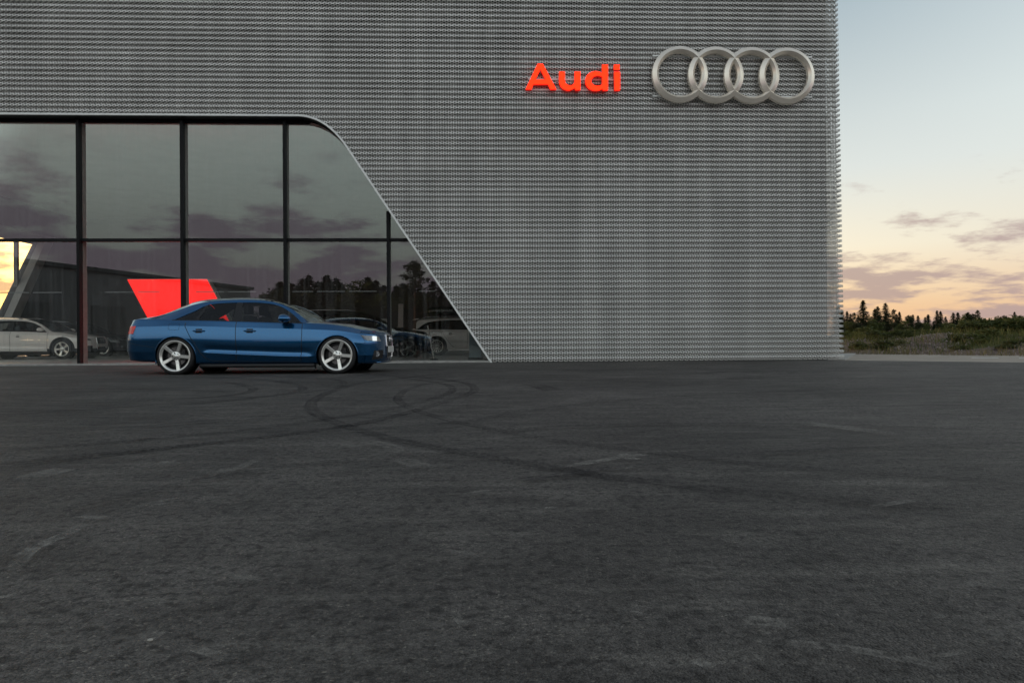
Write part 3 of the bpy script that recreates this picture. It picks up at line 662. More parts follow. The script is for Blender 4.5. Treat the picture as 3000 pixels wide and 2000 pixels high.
for cx, cy in ((1992.8, 217.2), (2098, 218.7), (2203, 220.4), (2306, 221.9)):
    c0 = on_y(cx, cy, -.2); R = 82.8 / F * ((c0 - EYEP).dot(FWD)); cc = c0 - em.location
    prof = [(.09, R), (.0, R * .99), (-.056, R * .862), (-.060, R * .850), (-.052, R * .838), (.005, R * .765), (.09, R * .755)]
    MB().lathe([(h, r) for h, r in prof], 96, 'y', tuple(cc), closed=True).build('ring', 'ring_metal', em)
for py_ in (163, 281):
    q0, q1 = on_y(1912, py_, -.06), on_y(2380, py_ + 5, -.06); MB().box(q0.x - em.location.x, -.055 - em.location.y, q0.z - em.location.z - .02, q1.x - em.location.x, -.03 - em.location.y, q0.z - em.location.z + .02).build('mounting_rail', 'trim_metal', em)
# ------------------------------------------------------------------ cars
def superell(t, n): return (1 - np.clip(t, 0, 1) ** n) ** (1 / n)
def T(*pts): return np.array(pts, float)      # rows x, y, z
# feature lines from the underside to the roof centre; x runs from the rear axle to the front
def saloon_lines():
    D = T((-.06, 0, .951), (.10, 0, 1.035), (.285, 0, 1.125), (.388, 0, 1.190), (.512, 0, 1.232), (.75, 0, 1.254), (1.03, 0, 1.262), (1.3, 0, 1.259), (1.54, 0, 1.240), (1.73, 0, 1.196), (1.956, 0, 1.072), (2.183, 0, .884))
    belt = T((-.62, .765, .968), (-.3, .79, .956), (0, .805, .946), (.5, .815, .936), (1.1, .82, .916), (2.2, .815, .876), (2.5, .795, .862), (2.8, .765, .832), (3.2, .70, .752))
    lines = {
     0: T((-.62, .0, .22), (0, 0, .20), (2.8, 0, .18), (3.2, 0, .18)),
     1: T((-.62, .66, .22), (0, .70, .20), (2.8, .70, .175), (3.2, .68, .17)),
     2: T((-.62, .79, .24), (-.3, .82, .22), (.4, .845, .185), (2.4, .845, .180), (2.9, .84, .175), (3.2, .80, .17)),
     3: T((-.62, .855, .40), (.4, .884, .385), (1.2, .893, .345), (2.3, .890, .305), (3.2, .862, .315)),
     4: T((-.62, .875, .60), (.0, .905, .60), (1.2, .900, .575), (2.3, .898, .555), (2.8, .905, .56), (3.2, .868, .53)),
     5: T((-.62, .842, .835), (0, .872, .846), (.45, .870, .836), (1.1, .868, .812), (2.2, .868, .777), (2.8, .862, .752), (3.2, .815, .690)),
     6: belt,
     9: T((-.62, .70, .992), (-.40, .665, 1.028), (-.2, .625, 1.085), (0, .60, 1.155), (.2, .588, 1.222), (.388, .58, 1.268), (.6, .575, 1.297), (1.03, .572, 1.312), (1.4, .575, 1.300), (1.6, .588, 1.275), (1.8, .615, 1.215), (1.956, .64, 1.142), (2.183, .695, .976), (2.30, .725, .905), (2.5, .725, .886), (2.8, .69, .856), (3.2, .62, .772)),
     11: T((-.62, .36, 1.012), (-.52, .36, 1.035), (-.35, .35, 1.115), (-.1, .345, 1.222), (.1, .34, 1.292), (.3, .34, 1.331), (.6, .34, 1.352), (.95, .34, 1.360), (1.25, .34, 1.350), (1.42, .34, 1.325), (1.7, .345, 1.218), (2.0, .35, 1.083), (2.2, .355, .985), (2.33, .36, .928), (2.42, .365, .912), (2.8, .36, .878), (3.2, .34, .795)),
     12: T((-.62, 0, 1.015), (-.54, 0, 1.035), (-.37, 0, 1.118), (-.1, 0, 1.232), (.1, 0, 1.303), (.3, 0, 1.342), (.6, 0, 1.364), (.95, 0, 1.372), (1.25, 0, 1.362), (1.44, 0, 1.335), (1.75, 0, 1.222), (2.05, 0, 1.087), (2.25, 0, .992), (2.40, 0, .932), (2.48, 0, .920), (2.8, 0, .889), (3.2, 0, .808))}
    nose = dict(x0=3.2, n=2.35, d=[.26, .30, .345, .365, .37, .36, .34, .34, .34, .34, .34, .34, .34], dz=[0, 0, 0, .0, -.01, -.035, -.055, -.055, -.055, -.07, -.075, -.085, -.095])
    tail = dict(x0=-.62, n=2.7, d=[.34, .36, .39, .425, .415, .365, .335, .335, .335, .335, .335, .335, .335], dz=[.04, .04, .02, .03, .03, -.015, -.045, -.045, -.045, -.058, -.063, -.065, -.065])
    return lines, D, nose, tail
def estate_lines():
    D = T((-.78, 0, .992), (-.72, 0, 1.03), (-.55, 0, 1.16), (-.35, 0, 1.262), (0, 0, 1.315), (.5, 0, 1.345), (1.0, 0, 1.352), (1.5, 0, 1.330), (1.8, 0, 1.275), (2.05, 0, 1.165), (2.36, 0, .938))
    lines = {
     0: T((-.80, .0, .25), (0, 0, .22), (2.9, 0, .22), (3.3, 0, .22)),
     1: T((-.80, .66, .25), (0, .70, .22), (2.9, .70, .215), (3.3, .68, .21)),
     2: T((-.80, .80, .27), (.4, .86, .235), (2.6, .86, .23), (3.3, .80, .22)),
     3: T((-.80, .87, .42), (.4, .90, .40), (2.4, .90, .36), (3.3, .87, .37)),
     4: T((-.80, .885, .64), (0, .925, .66), (1.2, .918, .64), (2.4, .915, .62), (2.9, .922, .62), (3.3, .88, .58)),
     5: T((-.80, .865, .87), (0, .91, .885), (1.1, .905, .86), (2.3, .90, .835), (2.9, .895, .81), (3.3, .845, .74)),
     6: T((-.80, .80, .990), (0, .825, .985), (1.1, .835, .970), (2.3, .83, .935), (2.6, .81, .92), (2.9, .775, .89), (3.3, .71, .81)),
     9: T((-.80, .66, 1.22), (-.72, .645, 1.30), (-.4, .63, 1.362), (0, .62, 1.39), (.6, .61, 1.405), (1.1, .61, 1.405), (1.5, .612, 1.388), (1.8, .63, 1.335), (2.1, .67, 1.205), (2.36, .72, 1.03), (2.48, .74, .962), (2.6, .74, .944), (2.9, .70, .912), (3.3, .63, .826)),
     11: T((-.80, .36, 1.33), (-.72, .36, 1.385), (-.4, .36, 1.428), (0, .36, 1.446), (.6, .36, 1.456), (1.1, .36, 1.452), (1.5, .36, 1.425), (1.8, .36, 1.345), (2.15, .365, 1.19), (2.45, .37, 1.03), (2.55, .37, .985), (2.65, .37, .965), (2.9, .37, .935), (3.3, .35, .85)),
     12: T((-.80, 0, 1.345), (-.72, 0, 1.395), (-.4, 0, 1.440), (0, 0, 1.458), (.6, 0, 1.470), (1.1, 0, 1.466), (1.52, 0, 1.436), (1.85, 0, 1.350), (2.2, 0, 1.195), (2.5, 0, 1.032), (2.62, 0, .985), (2.72, 0, .972), (2.9, 0, .948), (3.3, 0, .862))}
    nose = dict(x0=3.3, n=2.4, d=[.36, .40, .44, .49, .50, .48, .45, .45, .45, .45, .45, .45, .45], dz=[0, 0, 0, 0, -.01, -.03, -.05, -.05, -.05, -.065, -.07, -.08, -.09])
    tail = dict(x0=-.80, n=3.0, d=[.28, .29, .30, .32, .32, .28, .22, .22, .12, .05, .03, .02, .02], dz=[.04, .04, .02, 0, 0, 0, 0, 0, .05, .02, .02, .02, .02])
    return lines, D, nose, tail

def car_grid(lines, D, nose, tail):
    bx = lines[6]
    x0, x1 = tail['x0'], nose['x0']; xs = np.unique(np.round(np.concatenate([np.arange(x0, x1, .028), [x1]]), 4))
    def ev(j, x): L = lines[j]; return pchip(L[:, 0], L[:, 1], x), pchip(L[:, 0], L[:, 2], x)
    R = {}
    for j in (0, 1, 2, 3, 4, 5, 6, 9, 11, 12): R[j] = ev(j, xs)
    y6, z6 = R[6]; y9, z9 = R[9]
    z7 = z6 + .010; y7 = y6 - .012; R[7] = (y7, z7)
    zt = np.where((xs >= D[0, 0]) & (xs <= D[-1, 0]), pchip(D[:, 0], D[:, 2], xs), 0); z8 = np.maximum(zt, z7 + .004)
    z8 = np.minimum(z8, z9 - .022); z8 = np.maximum(z8, z7 + .003)
    # side glass leans in on a straight line from belt to roof rail
    f = np.clip((z8 - z7) / np.maximum(z9 - z7, .02), 0, 1); f = f ** .92
    R[8] = (y7 + (y9 - y7) * f, z8)
    y11, z11 = R[11]; R[10] = (y9 - .055, z9 + (z11 - z9) * np.clip(.055 / np.maximum(y9 - y11, .06), 0, 1) * 1.35)
    order = list(range(13)); n = len(xs)
    P = np.zeros((n, 13, 3))
    for j in order: P[:, j, 0] = xs; P[:, j, 1] = R[j][0]; P[:, j, 2] = R[j][1]
    # nose and tail close to the centre plane
    th = np.linspace(0, 1, 18)[1:]; t = np.sin(th * math.pi / 2) ** .9
    def close(base, cfg, sgn):
        out = []
        for q in t:
            s = float(superell(np.array(q), cfg['n'])) if q < 1 else 0.
            r = base.copy(); r[:, 0] = base[:, 0] + sgn * np.array(cfg['d']) * q; r[:, 1] = base[:, 1] * s; r[:, 2] = base[:, 2] + np.array(cfg['dz']) * q ** 1.5; out.append(r)
        return np.array(out)
    P = np.concatenate([close(P[0], tail, -1)[::-1], P, close(P[-1], nose, 1)], 0)
    # subdivide round the ring: cubic between lines, creases stay sharp
    crease = {1, 2, 3, 5, 6, 7, 8, 9}
    sub = [2, 2, 4, 10, 6, 4, 1, 6, 2, 2, 6, 6]
    rings = [P[:, 0]]; seg_of = []
    for j in range(12):
        a, b = P[:, j], P[:, j + 1]
        ta = (b - P[:, j - 1]) * .5 if (j > 0 and j not in crease) else (b - a)
        tb = (P[:, j + 2] - a) * .5 if (j + 1 < 12 and (j + 1) not in crease) else (b - a)
        if j + 1 == 12: tb = (b - a) * np.array([1, 1, 0])
        if j == 3: tb = (b - a)
        us = {2: [.25, .5, .75, .9, .97, 1], 3: [.03, .09, .18, .28, .38, .48, .58, .7, .85, 1], 4: [.15, .35, .55, .75, .9, .97, 1], 5: [.04, .12, .3, .55, .8, 1]}.get(j, [q / sub[j] for q in range(1, sub[j] + 1)])
        for u in us:
            h = (1 + 2 * u) * (1 - u) ** 2 * a + u * (1 - u) ** 2 * ta + u * u * (3 - 2 * u) * b + u * u * (u - 1) * tb
            if j == 3:      # doors are drawn in above the lower crease
                win = np.clip((h[:, 0] - .42) / .22, 0, 1) * np.clip((2.46 - h[:, 0]) / .25, 0, 1); win = win * win * (3 - 2 * win)
                h = h.copy(); h[:, 1] -= .024 * win * math.sin(math.pi * min(u / .62, 1)) ** 1.0 * (1 if u < .62 else 0)
            rings.append(h); seg_of.append(j)
    G = np.stack(rings, 1); return G, np.array(seg_of), P

def make_wheel(parent, x, y, side, r, rimr, style, rimmat, z):
    """wheel built about its hub, outer face towards -y; turned for the far side"""
    w = bpy.data.objects.new('wheel', None); w.empty_display_size = .1; link(w, parent); w.location = (x, y, z)
    if side > 0: w.rotation_euler = (0, 0, math.pi)
    key = (style, rimmat, r, rimr)
    if key in WHEELS:
        def cp(o, par):
            c = o.copy(); link(c, par)
            for ch in o.children: cp(ch, c)
        for ch in WHEELS[key].children: cp(ch, w)
        return w
    WHEELS[key] = w; wd = .115
    MB().lathe([(.09, rimr - .02), (.11, rimr + .01), (wd, (r + rimr) / 2), (.105, r - .012), (.085, r), (-.085, r), (-.105, r - .012), (-wd, (r + rimr) / 2), (-.112, rimr + .012), (-.095, rimr - .006)], 64, closed=False).build('tyre', 'tyre_rubber', w, True)
    MB().lathe([(.09, rimr - .021), (-.06, rimr - .031), (-.085, rimr - .022)], 64).build('rim_barrel', 'dark_alloy', w, True)
    rim = MB().lathe([(-.078, rimr - .030), (-.098, rimr - .022), (-.112, rimr - .004), (-.116, rimr + .006), (-.110, rimr + .010)], 64).build('rim', rimmat, w, True)
    MB().lathe([(.02, rimr - .035), (.02, .05)], 48).build('rim_back', 'black_plastic', w)
    MB().lathe([(-.015, .06), (-.02, .165), (.0, .165), (.005, .06)], 40, closed=True).build('brake_disc', 'brake_disc', w)
    MB().box(.07, -.05, -.07, .15, .01, .09).build('brake_caliper', 'black_plastic', w)
    nsp = {'five': 5, 'flare': 5, 'multi': 14}[style]
    for k in range(nsp):
        a = math.radians(90 + (49 if style == 'five' else 20) + 360 / nsp * k); ca, sa = math.cos(a), math.sin(a)
        if style == 'five': st = [(.045, .027, -.072), (rimr * .55, .026, -.086), (rimr - .006, .031, -.108)]
        elif style == 'flare': st = [(.04, .020, -.07), (rimr * .5, .024, -.088), (rimr - .008, .046, -.106)]
        else: st = [(.04, .010, -.08), (rimr * .5, .009, -.092), (rimr - .008, .010, -.106)]
        V = []
        for rr, hw, yy in st:
            for du, dyy in ((-hw, 0), (hw, 0), (hw * 1.05, .045), (-hw * 1.05, .045)): V.append((rr * ca - du * sa, yy + dyy, rr * sa + du * ca))
        Fs = [(4 * i + q, 4 * i + (q + 1) % 4, 4 * i + 4 + (q + 1) % 4, 4 * i + 4 + q) for i in range(2) for q in range(4)] + [(3, 2, 1, 0), (8, 9, 10, 11)]
        m = MB(); m.v = V; m.f = Fs; s = m.build('spoke', rimmat, rim); bevel(s, .004, 1)
    MB().lathe([(-.02, .085), (-.075, .08), (-.082, .066), (-.078, .036), (-.088, .032), (-.09, .0)], 32).build('hub', rimmat, rim, True)
    for k in range(5):
        a = math.radians(90 + 18 + 72 * k); c = (.054 * math.cos(a), -.079, .054 * math.sin(a))
        MB().lathe([(-.004, .0), (-.004, .011), (.01, .011)], 10, c=c).build('wheel_bolt', 'black_plastic', rim)
    return w
WHEELS = {}

def build_car(name, label, cat, kind, paintm, wheelstyle, rimmat, loc, rz, zscale=1.0, clad=False, group=None):
    lines, D, nose, tail = saloon_lines() if kind == 'saloon' else estate_lines()
    G, seg, P = car_grid(lines, D, nose, tail); ns, nr = G.shape[:2]
    sal = kind == 'saloon'; WB = 2.81 if sal else 2.93; R_t = .325 if sal else .345; rimr = .262 if sal else .238
    arch_r, arch_z = (.362, .300) if sal else (.395, .345)
    root = thing(name, label, cat, loc, rz, group)
    parts = {}
    Gc = (G[:-1, :-1] + G[1:, :-1] + G[:-1, 1:] + G[1:, 1:]) / 4
    # normals over the whole grid
    du = np.gradient(G, axis=0); dv = np.gradient(G, axis=1); NN = np.cross(dv, du); ln = np.linalg.norm(NN, axis=2, keepdims=True); NN = NN / np.maximum(ln, 1e-9)
    mid = G.shape[0] // 2
    if NN[mid, nr // 2, 1] < 0: NN = -NN
    bad = ln[..., 0] < 1e-9; NN[bad] = (0, 0, 1)
    # outward check by radial direction
    cenz = G[..., 2].mean(1, keepdims=True)
    xA, xB = 0.0, WB
    Gs = G.copy()
    # wheel arches: snap the grid to the arch circle
    inarch = np.zeros(Gc.shape[:2], bool)
    lowseg = seg <= 4
    for xw in (xA, xB):
        dc = np.hypot(Gc[..., 0] - xw, Gc[..., 2] - arch_z)
        m = (dc < arch_r) & lowseg[None, :] & (Gc[..., 1] > .60); inarch |= m
    vin = np.zeros(G.shape[:2], bool); vin[:-1, :-1] |= inarch; vin[1:, :-1] |= inarch; vin[:-1, 1:] |= inarch; vin[1:, 1:] |= inarch
    keepv = np.zeros(G.shape[:2], bool); kf = ~inarch; keepv[:-1, :-1] |= kf; keepv[1:, :-1] |= kf; keepv[:-1, 1:] |= kf; keepv[1:, 1:] |= kf
    bd = vin & keepv & (G[..., 1] > .62)
    for xw in (xA, xB):
        d = np.hypot(G[..., 0] - xw, G[..., 2] - arch_z); m = bd & (d < arch_r + .07)
        k = np.where(d > 1e-6, arch_r / np.maximum(d, 1e-6), 1)
        Gs[..., 0] = np.where(m, xw + (G[..., 0] - xw) * k, Gs[..., 0]); Gs[..., 2] = np.where(m, arch_z + (G[..., 2] - arch_z) * k, Gs[..., 2])
    G = Gs
    # classify faces
    X, Y, Z = Gc[..., 0], Gc[..., 1], Gc[..., 2]; SG = np.broadcast_to(seg[None], X.shape)
    lab = np.full(X.shape, 'body', dtype=object)
    lab[SG <= 1] = 'underbody'
    lab[inarch] = ''
    if sal:
        bp0, bp1 = .975, 1.12; doors = ((.235, 1.045), (1.045, 2.20)); qx = .33
        hoodx = lambda y: 2.34 + .12 * (1 - (y / .72) ** 2); ws0 = lambda y: 1.40 + .045 * (1 - (y / .6) ** 2); ws1 = hoodx; bl0, bl1 = (lambda y: -.545), (lambda y: .06)
    else:
        bp0, bp1 = 1.10, 1.22; doors = ((.28, 1.15), (1.15, 2.42)); qx = .12
        hoodx = lambda y: 2.52 + .14 * (1 - (y / .74) ** 2); ws0 = lambda y: 1.53 + .04 * (1 - (y / .6) ** 2); ws1 = hoodx; bl0, bl1 = (lambda y: -2), (lambda y: -.79)
    dlo = (SG == 7) & (X > D[0, 0] + .035) & (X < D[-1, 0] - .05)
    zg = G[:, :, 2]
    lab[(SG == 6) & (X > D[0, 0] - .02) & (X < D[-1, 0] + .03)] = 'window_trim'
    lab[(SG == 7) & (X > D[0, 0] - .02) & (X < D[-1, 0] + .04)] = 'window_trim'
    lean = (Z - .93) * -.10
    lab[dlo & (X < qx - .025 + (Z - .93) * .42)] = 'quarter_window'
    lab[dlo & (X > qx + .03 + (Z - .93) * .42) & (X < bp0 + lean * .3)] = 'rear_side_window'
    lab[dlo & (X > bp1 + lean * .8)] = 'front_side_window'
    arr = np.vectorize
    top = SG >= 10
    lab[top & (X > ws0(Y)) & (X < ws1(Y)) & (Z > .90)] = 'windscreen'
    if sal: lab[top & (X > -.53) & (X < .07) & (Z > 1.03)] = 'rear_window'
    hood = (SG >= 9) & (X >= hoodx(np.minimum(Y, .72))) & (X < nose['x0'] + .29); lab[hood] = 'bonnet'
    sidedoor = (SG >= 2) & (SG <= 5) & (lab == 'body')
    rr_ = lambda z: doors[0][0] + np.where(z < .62, (.62 - z) * .95, (z - .62) * -.10)   # rear door follows the arch
    dz0 = .225 if sal else .27
    lab[sidedoor & (X > rr_(Z)) & (X < doors[0][1]) & (Z > dz0)] = 'rear_door'
    lab[sidedoor & (X > doors[0][1]) & (X < doors[1][1]) & (Z > dz0)] = 'front_door'
    if sal: lab[(SG >= 10) & (X < -.54) & (X > -.97)] = 'boot_lid'
    if not sal: lab[(SG >= 7) & (X < -.80) & (Z > 1.04)] = 'rear_window'
    if clad: lab[(SG == 2) & (lab == 'body')] = 'cladding'
    mats = {'body': paintm, 'rear_door': paintm, 'front_door': paintm, 'bonnet': paintm, 'boot_lid': paintm, 'underbody': 'black_plastic', 'window_trim': 'black_trim', 'cladding': 'black_plastic',
            'quarter_window': 'car_glass', 'rear_side_window': 'car_glass', 'front_side_window': 'car_glass', 'windscreen': 'car_glass', 'rear_window': 'car_glass'}
    idx = np.arange(ns * nr).reshape(ns, nr)
    quads = np.stack([idx[:-1, :-1], idx[1:, :-1], idx[1:, 1:], idx[:-1, 1:]], -1)
    flatV = G.reshape(-1, 3); flatN = NN.reshape(-1, 3)
    mirV = flatV * np.array([1, -1, 1]); mirN = flatN * np.array([1, -1, 1])
    # orientation: make sure the right side (y<0 after mirroring) is outward
    def sub(nm, mask, sides, inset=0.):
        VV, NNs, FF = [], [], []; off = 0
        for s in sides:
            q = quads[mask]; V = flatV if s > 0 else mirV; Nn = flatN if s > 0 else mirN
            if not len(q): return None
            u, inv = np.unique(q, return_inverse=True); inv = inv.reshape(q.shape)
            f = inv if s < 0 else inv[:, ::-1]
            VV.append(V[u] - Nn[u] * inset); NNs.append(Nn[u]); FF.append(f + off); off += len(u)
        V = np.concatenate(VV); Nn = np.concatenate(NNs); Fq = np.concatenate(FF)
        V = V * np.array([1, 1, zscale])
        # weld the degenerate quads at the ends
        me = bpy.data.meshes.new(nm); me.from_pydata(V.tolist(), [], Fq.tolist()); me.update(); me.shade_smooth()
        # face direction against the normals
        fn = np.zeros(len(me.polygons) * 3); me.polygons.foreach_get('normal', fn); fn = fn.reshape(-1, 3); gn = Nn[Fq].mean(1)
        if (fn * gn).sum(1).mean() < 0: me.flip_normals()
        me.normals_split_custom_set_from_vertices(Nn.tolist())
        me.materials.append(MATS[mats[nm]]); return bpy.data.objects.new(nm, me)
    both = (-1, 1)
    O = {}
    for nm in ('body', 'underbody', 'bonnet', 'boot_lid', 'windscreen', 'rear_window', 'cladding'):
        m = lab == nm
        if m.any(): O[nm] = link(sub(nm, m, both, .006 if 'w' in nm and mats[nm] == 'car_glass' else 0), root)
    for s in both:
        t_ = sub('window_trim', lab == 'window_trim', (s,)); link(t_, root)
        for dn, wn_ in (('front_door', 'front_side_window'), ('rear_door', 'rear_side_window')):
            d = link(sub(dn, lab == dn, (s,)), root); O[(dn, s)] = d; d.name = 'door'; link(sub(wn_, lab == wn_, (s,), .006), d).name = 'window'
        link(sub('quarter_window', lab == 'quarter_window', (s,), .006), root)
    # surface lookup for the details
    allq = quads[(lab != '')]
    fv = np.concatenate([flatV, mirV]) * np.array([1, 1, zscale]); fq = np.concatenate([allq.reshape(-1, 4), allq.reshape(-1, 4) + len(flatV)])
    bvh = BVHTree.FromPolygons([tuple(v) for v in fv], [tuple(f) for f in fq])
    def side_pt(x, z, s, off=.003):
        h = bvh.ray_cast(Vector((x, 1.6 * s, z * zscale)), Vector((0, -s, 0)))
        p = h[0] if h[0] is not None else Vector((x, .85 * s, z * zscale)); return p + Vector((0, s * off, 0))
    def cast(o, d, off):
        h = bvh.ray_cast(Vector(o), Vector(d).normalized())
        return None if h[0] is None else h[0] - Vector(d).normalized() * off
    def seam(nm, pts, s, r=.0055, mat='black_trim', par=None):
        dense = []
        for i in range(len(pts) - 1):
            for q in range(6): t2 = q / 6; dense.append((pts[i][0] * (1 - t2) + pts[i + 1][0] * t2, pts[i][1] * (1 - t2) + pts[i + 1][1] * t2))
        dense.append(pts[-1]); MB().tube([side_pt(x, z, s, .0) for x, z in dense], r, 5).build(nm, mat, par or root)
    def patch(nm, poly, proj, mat, par, off=.004, n=8):
        """quad patch given by four corners (a,b,c,d) in projection plane"""
        a, b, c, d = [np.array(q, float) for q in poly]; V = []; 
        for i in range(n + 1):
            for j in range(n + 1):
                u, v = i / n, j / n; q = a * (1 - u) * (1 - v) + b * u * (1 - v) + c * u * v + d * (1 - u) * v; V.append(proj(q, off))
        Fq = [(i * (n + 1) + j, (i + 1) * (n + 1) + j, (i + 1) * (n + 1) + j + 1, i * (n + 1) + j + 1) for i in range(n) for j in range(n)]
        bad = {i for i, v in enumerate(V) if v is None}
        if bad:
            good = [v for v in V if v is not None]
            V = [v if v is not None else good[0] for v in V]; Fq = [f for f in Fq if not bad & set(f)]
        return mesh_obj(nm, V, Fq, mat, par, True)
    zd = lambda z: z
    for s in both:
        if sal:
            seam('panel_gap', [(2.20, .865), (2.205, .70), (2.20, .45), (2.185, .23)], s)
            seam('panel_gap', [(1.05, .915), (1.055, .7), (1.07, .45), (1.06, .23)], s)
            seam('panel_gap', [(.17, .90), (.175, .84), (.26, .68), (.36, .52), (.44, .38), (.52, .29), (.64, .235)], s)
            seam('panel_gap', [(.64, .232), (1.4, .218), (2.185, .215)], s)
            seam('panel_gap', [(-.86, .62), (-.85, .565), (-.6, .51), (-.36, .475)], s, .003)
            seam('panel_gap', [(3.16, .52), (3.25, .515), (3.30, .54), (3.235, .66)], s, .003)
            fx, fz = -.03, .835
            seam('fuel_flap_gap', [(fx - .07, fz + .055), (fx + .10, fz + .055), (fx + .11, fz + .03), (fx + .10, fz - .055), (fx - .06, fz - .06), (fx - .085, fz - .03), (fx - .085, fz + .04), (fx - .07, fz + .055)], s, .0022)
        else:
            seam('panel_gap', [(2.43, .93), (2.44, .7), (2.42, .29)], s); seam('panel_gap', [(1.16, .965), (1.165, .6), (1.15, .29)], s)
            seam('panel_gap', [(.22, .95), (.25, .80), (.42, .55), (.60, .33), (.68, .29)], s); seam('panel_gap', [(.68, .285), (2.42, .28)], s)
            seam('fuel_flap_gap', [(-.16, .95), (.08, .95), (.09, .82), (-.14, .81), (-.16, .95)], s, .003)
        # handles
        for dn, hx, hz in ((('rear_door', .42, .757), ('front_door', 1.30, .752)) if sal else (('rear_door', .52, .815), ('front_door', 1.44, .80))):
            c = side_pt(hx, hz, s, .0)
            cup = patch('handle_recess', [(hx - .055, hz - .035), (hx + .055, hz - .035), (hx + .055, hz + .038), (hx - .055, hz + .038)], lambda q, off: side_pt(q[0], q[1], s, off), 'black_trim', O[(dn, s)], .002, 4)
            pts = [side_pt(hx + dxx, hz + .002, s, o) for dxx, o in ((-.105, .004), (-.085, .022), (0, .028), (.085, .022), (.105, .004))]
            MB().tube(pts, [.007, .012, .013, .012, .007], 8).build('handle', paintm, O[(dn, s)], True)
        # sill blade
        a0, a1 = (.42, WB - .40)
        pts = [side_pt(x, (.205 if sal else .25), s, .004) for x in np.linspace(a0, a1, 14)]
        MB().tube([p + Vector((0, -s * .012, -.055)) for p in pts], .035, 8).build('sill', 'black_plastic' if (clad or sal) else paintm, root, True)
        # wheel wells, arch lips and wheels
        for xw in (xA, xB):
            V = []; Fq = []; na = 20
            for i in range(na + 1):
                a = math.radians(-25 + 230 * i / na)
                for yy in (.52, .80): V.append((xw + (arch_r + .004) * math.cos(a), s * yy, (arch_z + (arch_r + .004) * math.sin(a)) * zscale))
                if i: b = 2 * i; Fq.append((b - 2, b - 1, b + 1, b))
            mesh_obj('wheel_well', V, Fq, 'black_plastic', root, True)
            V = [(xw + arch_r * 1.0 * math.cos(math.radians(a)), s * .52, (arch_z + arch_r * math.sin(math.radians(a))) * zscale) for a in range(-25, 206, 10)]
            mesh_obj('wheel_well', V, [tuple(range(len(V)))], 'black_plastic', root)
            pts = []
            for a in np.linspace(-18, 198, 30):
                x, z = xw + (arch_r + .004) * math.cos(math.radians(a)), arch_z + (arch_r + .004) * math.sin(math.radians(a))
                pts.append(side_pt(x, z, s, -.006))
            MB().tube(pts, .030 if clad else .011, 8).build('arch_lip', 'black_plastic' if clad else paintm, root, True)
            make_wheel(root, xw, s * (.775 if sal else .80), s, R_t, rimr, wheelstyle, rimmat, R_t)
        # mirror
        mx, mz = (1.90, .955) if sal else (2.20, 1.02)
        base = side_pt(mx + .03, mz - .045, s, 0); yc = abs(base.y) + .12
        bm = bmesh.new(); bmesh.ops.create_uvsphere(bm, u_segments=20, v_segments=12, radius=1)
        for v in bm.verts:
            kx = .125 if v.co.x < 0 else .13; v.co = Vector((v.co.x * kx, v.co.y * .10, v.co.z * (.082 if v.co.z > 0 else .05)))
            if v.co.x < -.05: v.co.x = -.05 - (abs(v.co.x) - .05) * .5
        me = bpy.data.meshes.new('mirror'); bm.to_mesh(me); bm.free(); me.shade_smooth(); me.materials.append(MATS[paintm]); mo = link(bpy.data.objects.new('mirror', me), root); mo.location = (mx, s * yc, mz * zscale)
        MB().tube([base + Vector((0, 0, .0)), Vector((mx + .02, s * (yc - .03), mz * zscale - .03)), Vector((mx - .01, s * (yc + .05), mz * zscale - .035))], [.03, .026, .02], 8).build('mirror_arm', 'black_plastic', root, True)
        # lamps
        if sal:
            hp = [(3.235, .675), (3.545, .64), (3.60, .555), (3.30, .57)]; tp = [(-.955, .855), (-.845, .835), (-.855, .73), (-1.005, .715)]
        else:
            hp = [(3.30, .745), (3.66, .70), (3.70, .62), (3.42, .65)]; tp = [(-1.06, .96), (-.80, .955), (-.84, .85), (-1.09, .85)]
        # headlamps wrap the corner: project at an angle from the front quarter
        def proj_h(q, off, s=s):
            d = Vector((-.35, -s, 0)); o = Vector((q[0], 0, q[1] * zscale)) - d * 1.0
            # aim at the side-view position
            hgt = side_pt(min(q[0], nose['x0'] + .28), q[1], s, 0)
            xq = q[0]
            if xq <= nose['x0'] + .20: return side_pt(xq, q[1], s, off)
            # further forward: step round the nose by plan angle
            tt = (xq - nose['x0'] - .20) / .26; yy = (1 - tt) * .74 + tt * .40
            h = cast((4.6, s * yy, q[1] * zscale), (-1, 0, 0), off); return h
        def proj_n(q, off, s=s):      # q = (plan angle 0 side .. 1 front, z)
            a = q[0] * math.pi / 2; cx = nose['x0'] - .10; d = Vector((math.sin(a), s * math.cos(a), 0)); o = Vector((cx, s * .30, q[1] * zscale)) + d * 1.5
            return cast(o, -d, off)
        hq = [(.12, .672), (.58, .640), (.66, .560), (.24, .572)] if sal else [(.30, .745), (.70, .70), (.76, .635), (.42, .655)]
        hl = patch('headlight', hq, lambda q, off: proj_n(q, off), 'black_trim', root, .002, 8)
        patch('reflector', [(.17, .660), (.38, .645), (.43, .585), (.27, .585)] if sal else [(.34, .735), (.5, .715), (.55, .665), (.44, .668)], proj_n, 'headlamp_inner', hl, .004, 6)
        patch('reflector', [(.41, .642), (.55, .632), (.61, .580), (.46, .582)] if sal else [(.54, .712), (.66, .70), (.70, .655), (.58, .66)], proj_n, 'headlamp_inner', hl, .004, 6)
        zz_ = ((.18, .640), (.30, .612), (.60, .605)) if sal else ((.36, .69), (.5, .69), (.70, .672))
        MB().tube([proj_n(q, .008) for q in zz_], .006, 5).build('light_strip', 'chrome', hl)
        patch('lens', hq, lambda q, off: proj_n(q, off), 'lamp_glass', hl, .010, 8)
        fq_ = [(.42, .40), (.80, .405), (.80, .255), (.36, .235)] if sal else [(.45, .46), (.8, .46), (.8, .32), (.45, .32)]
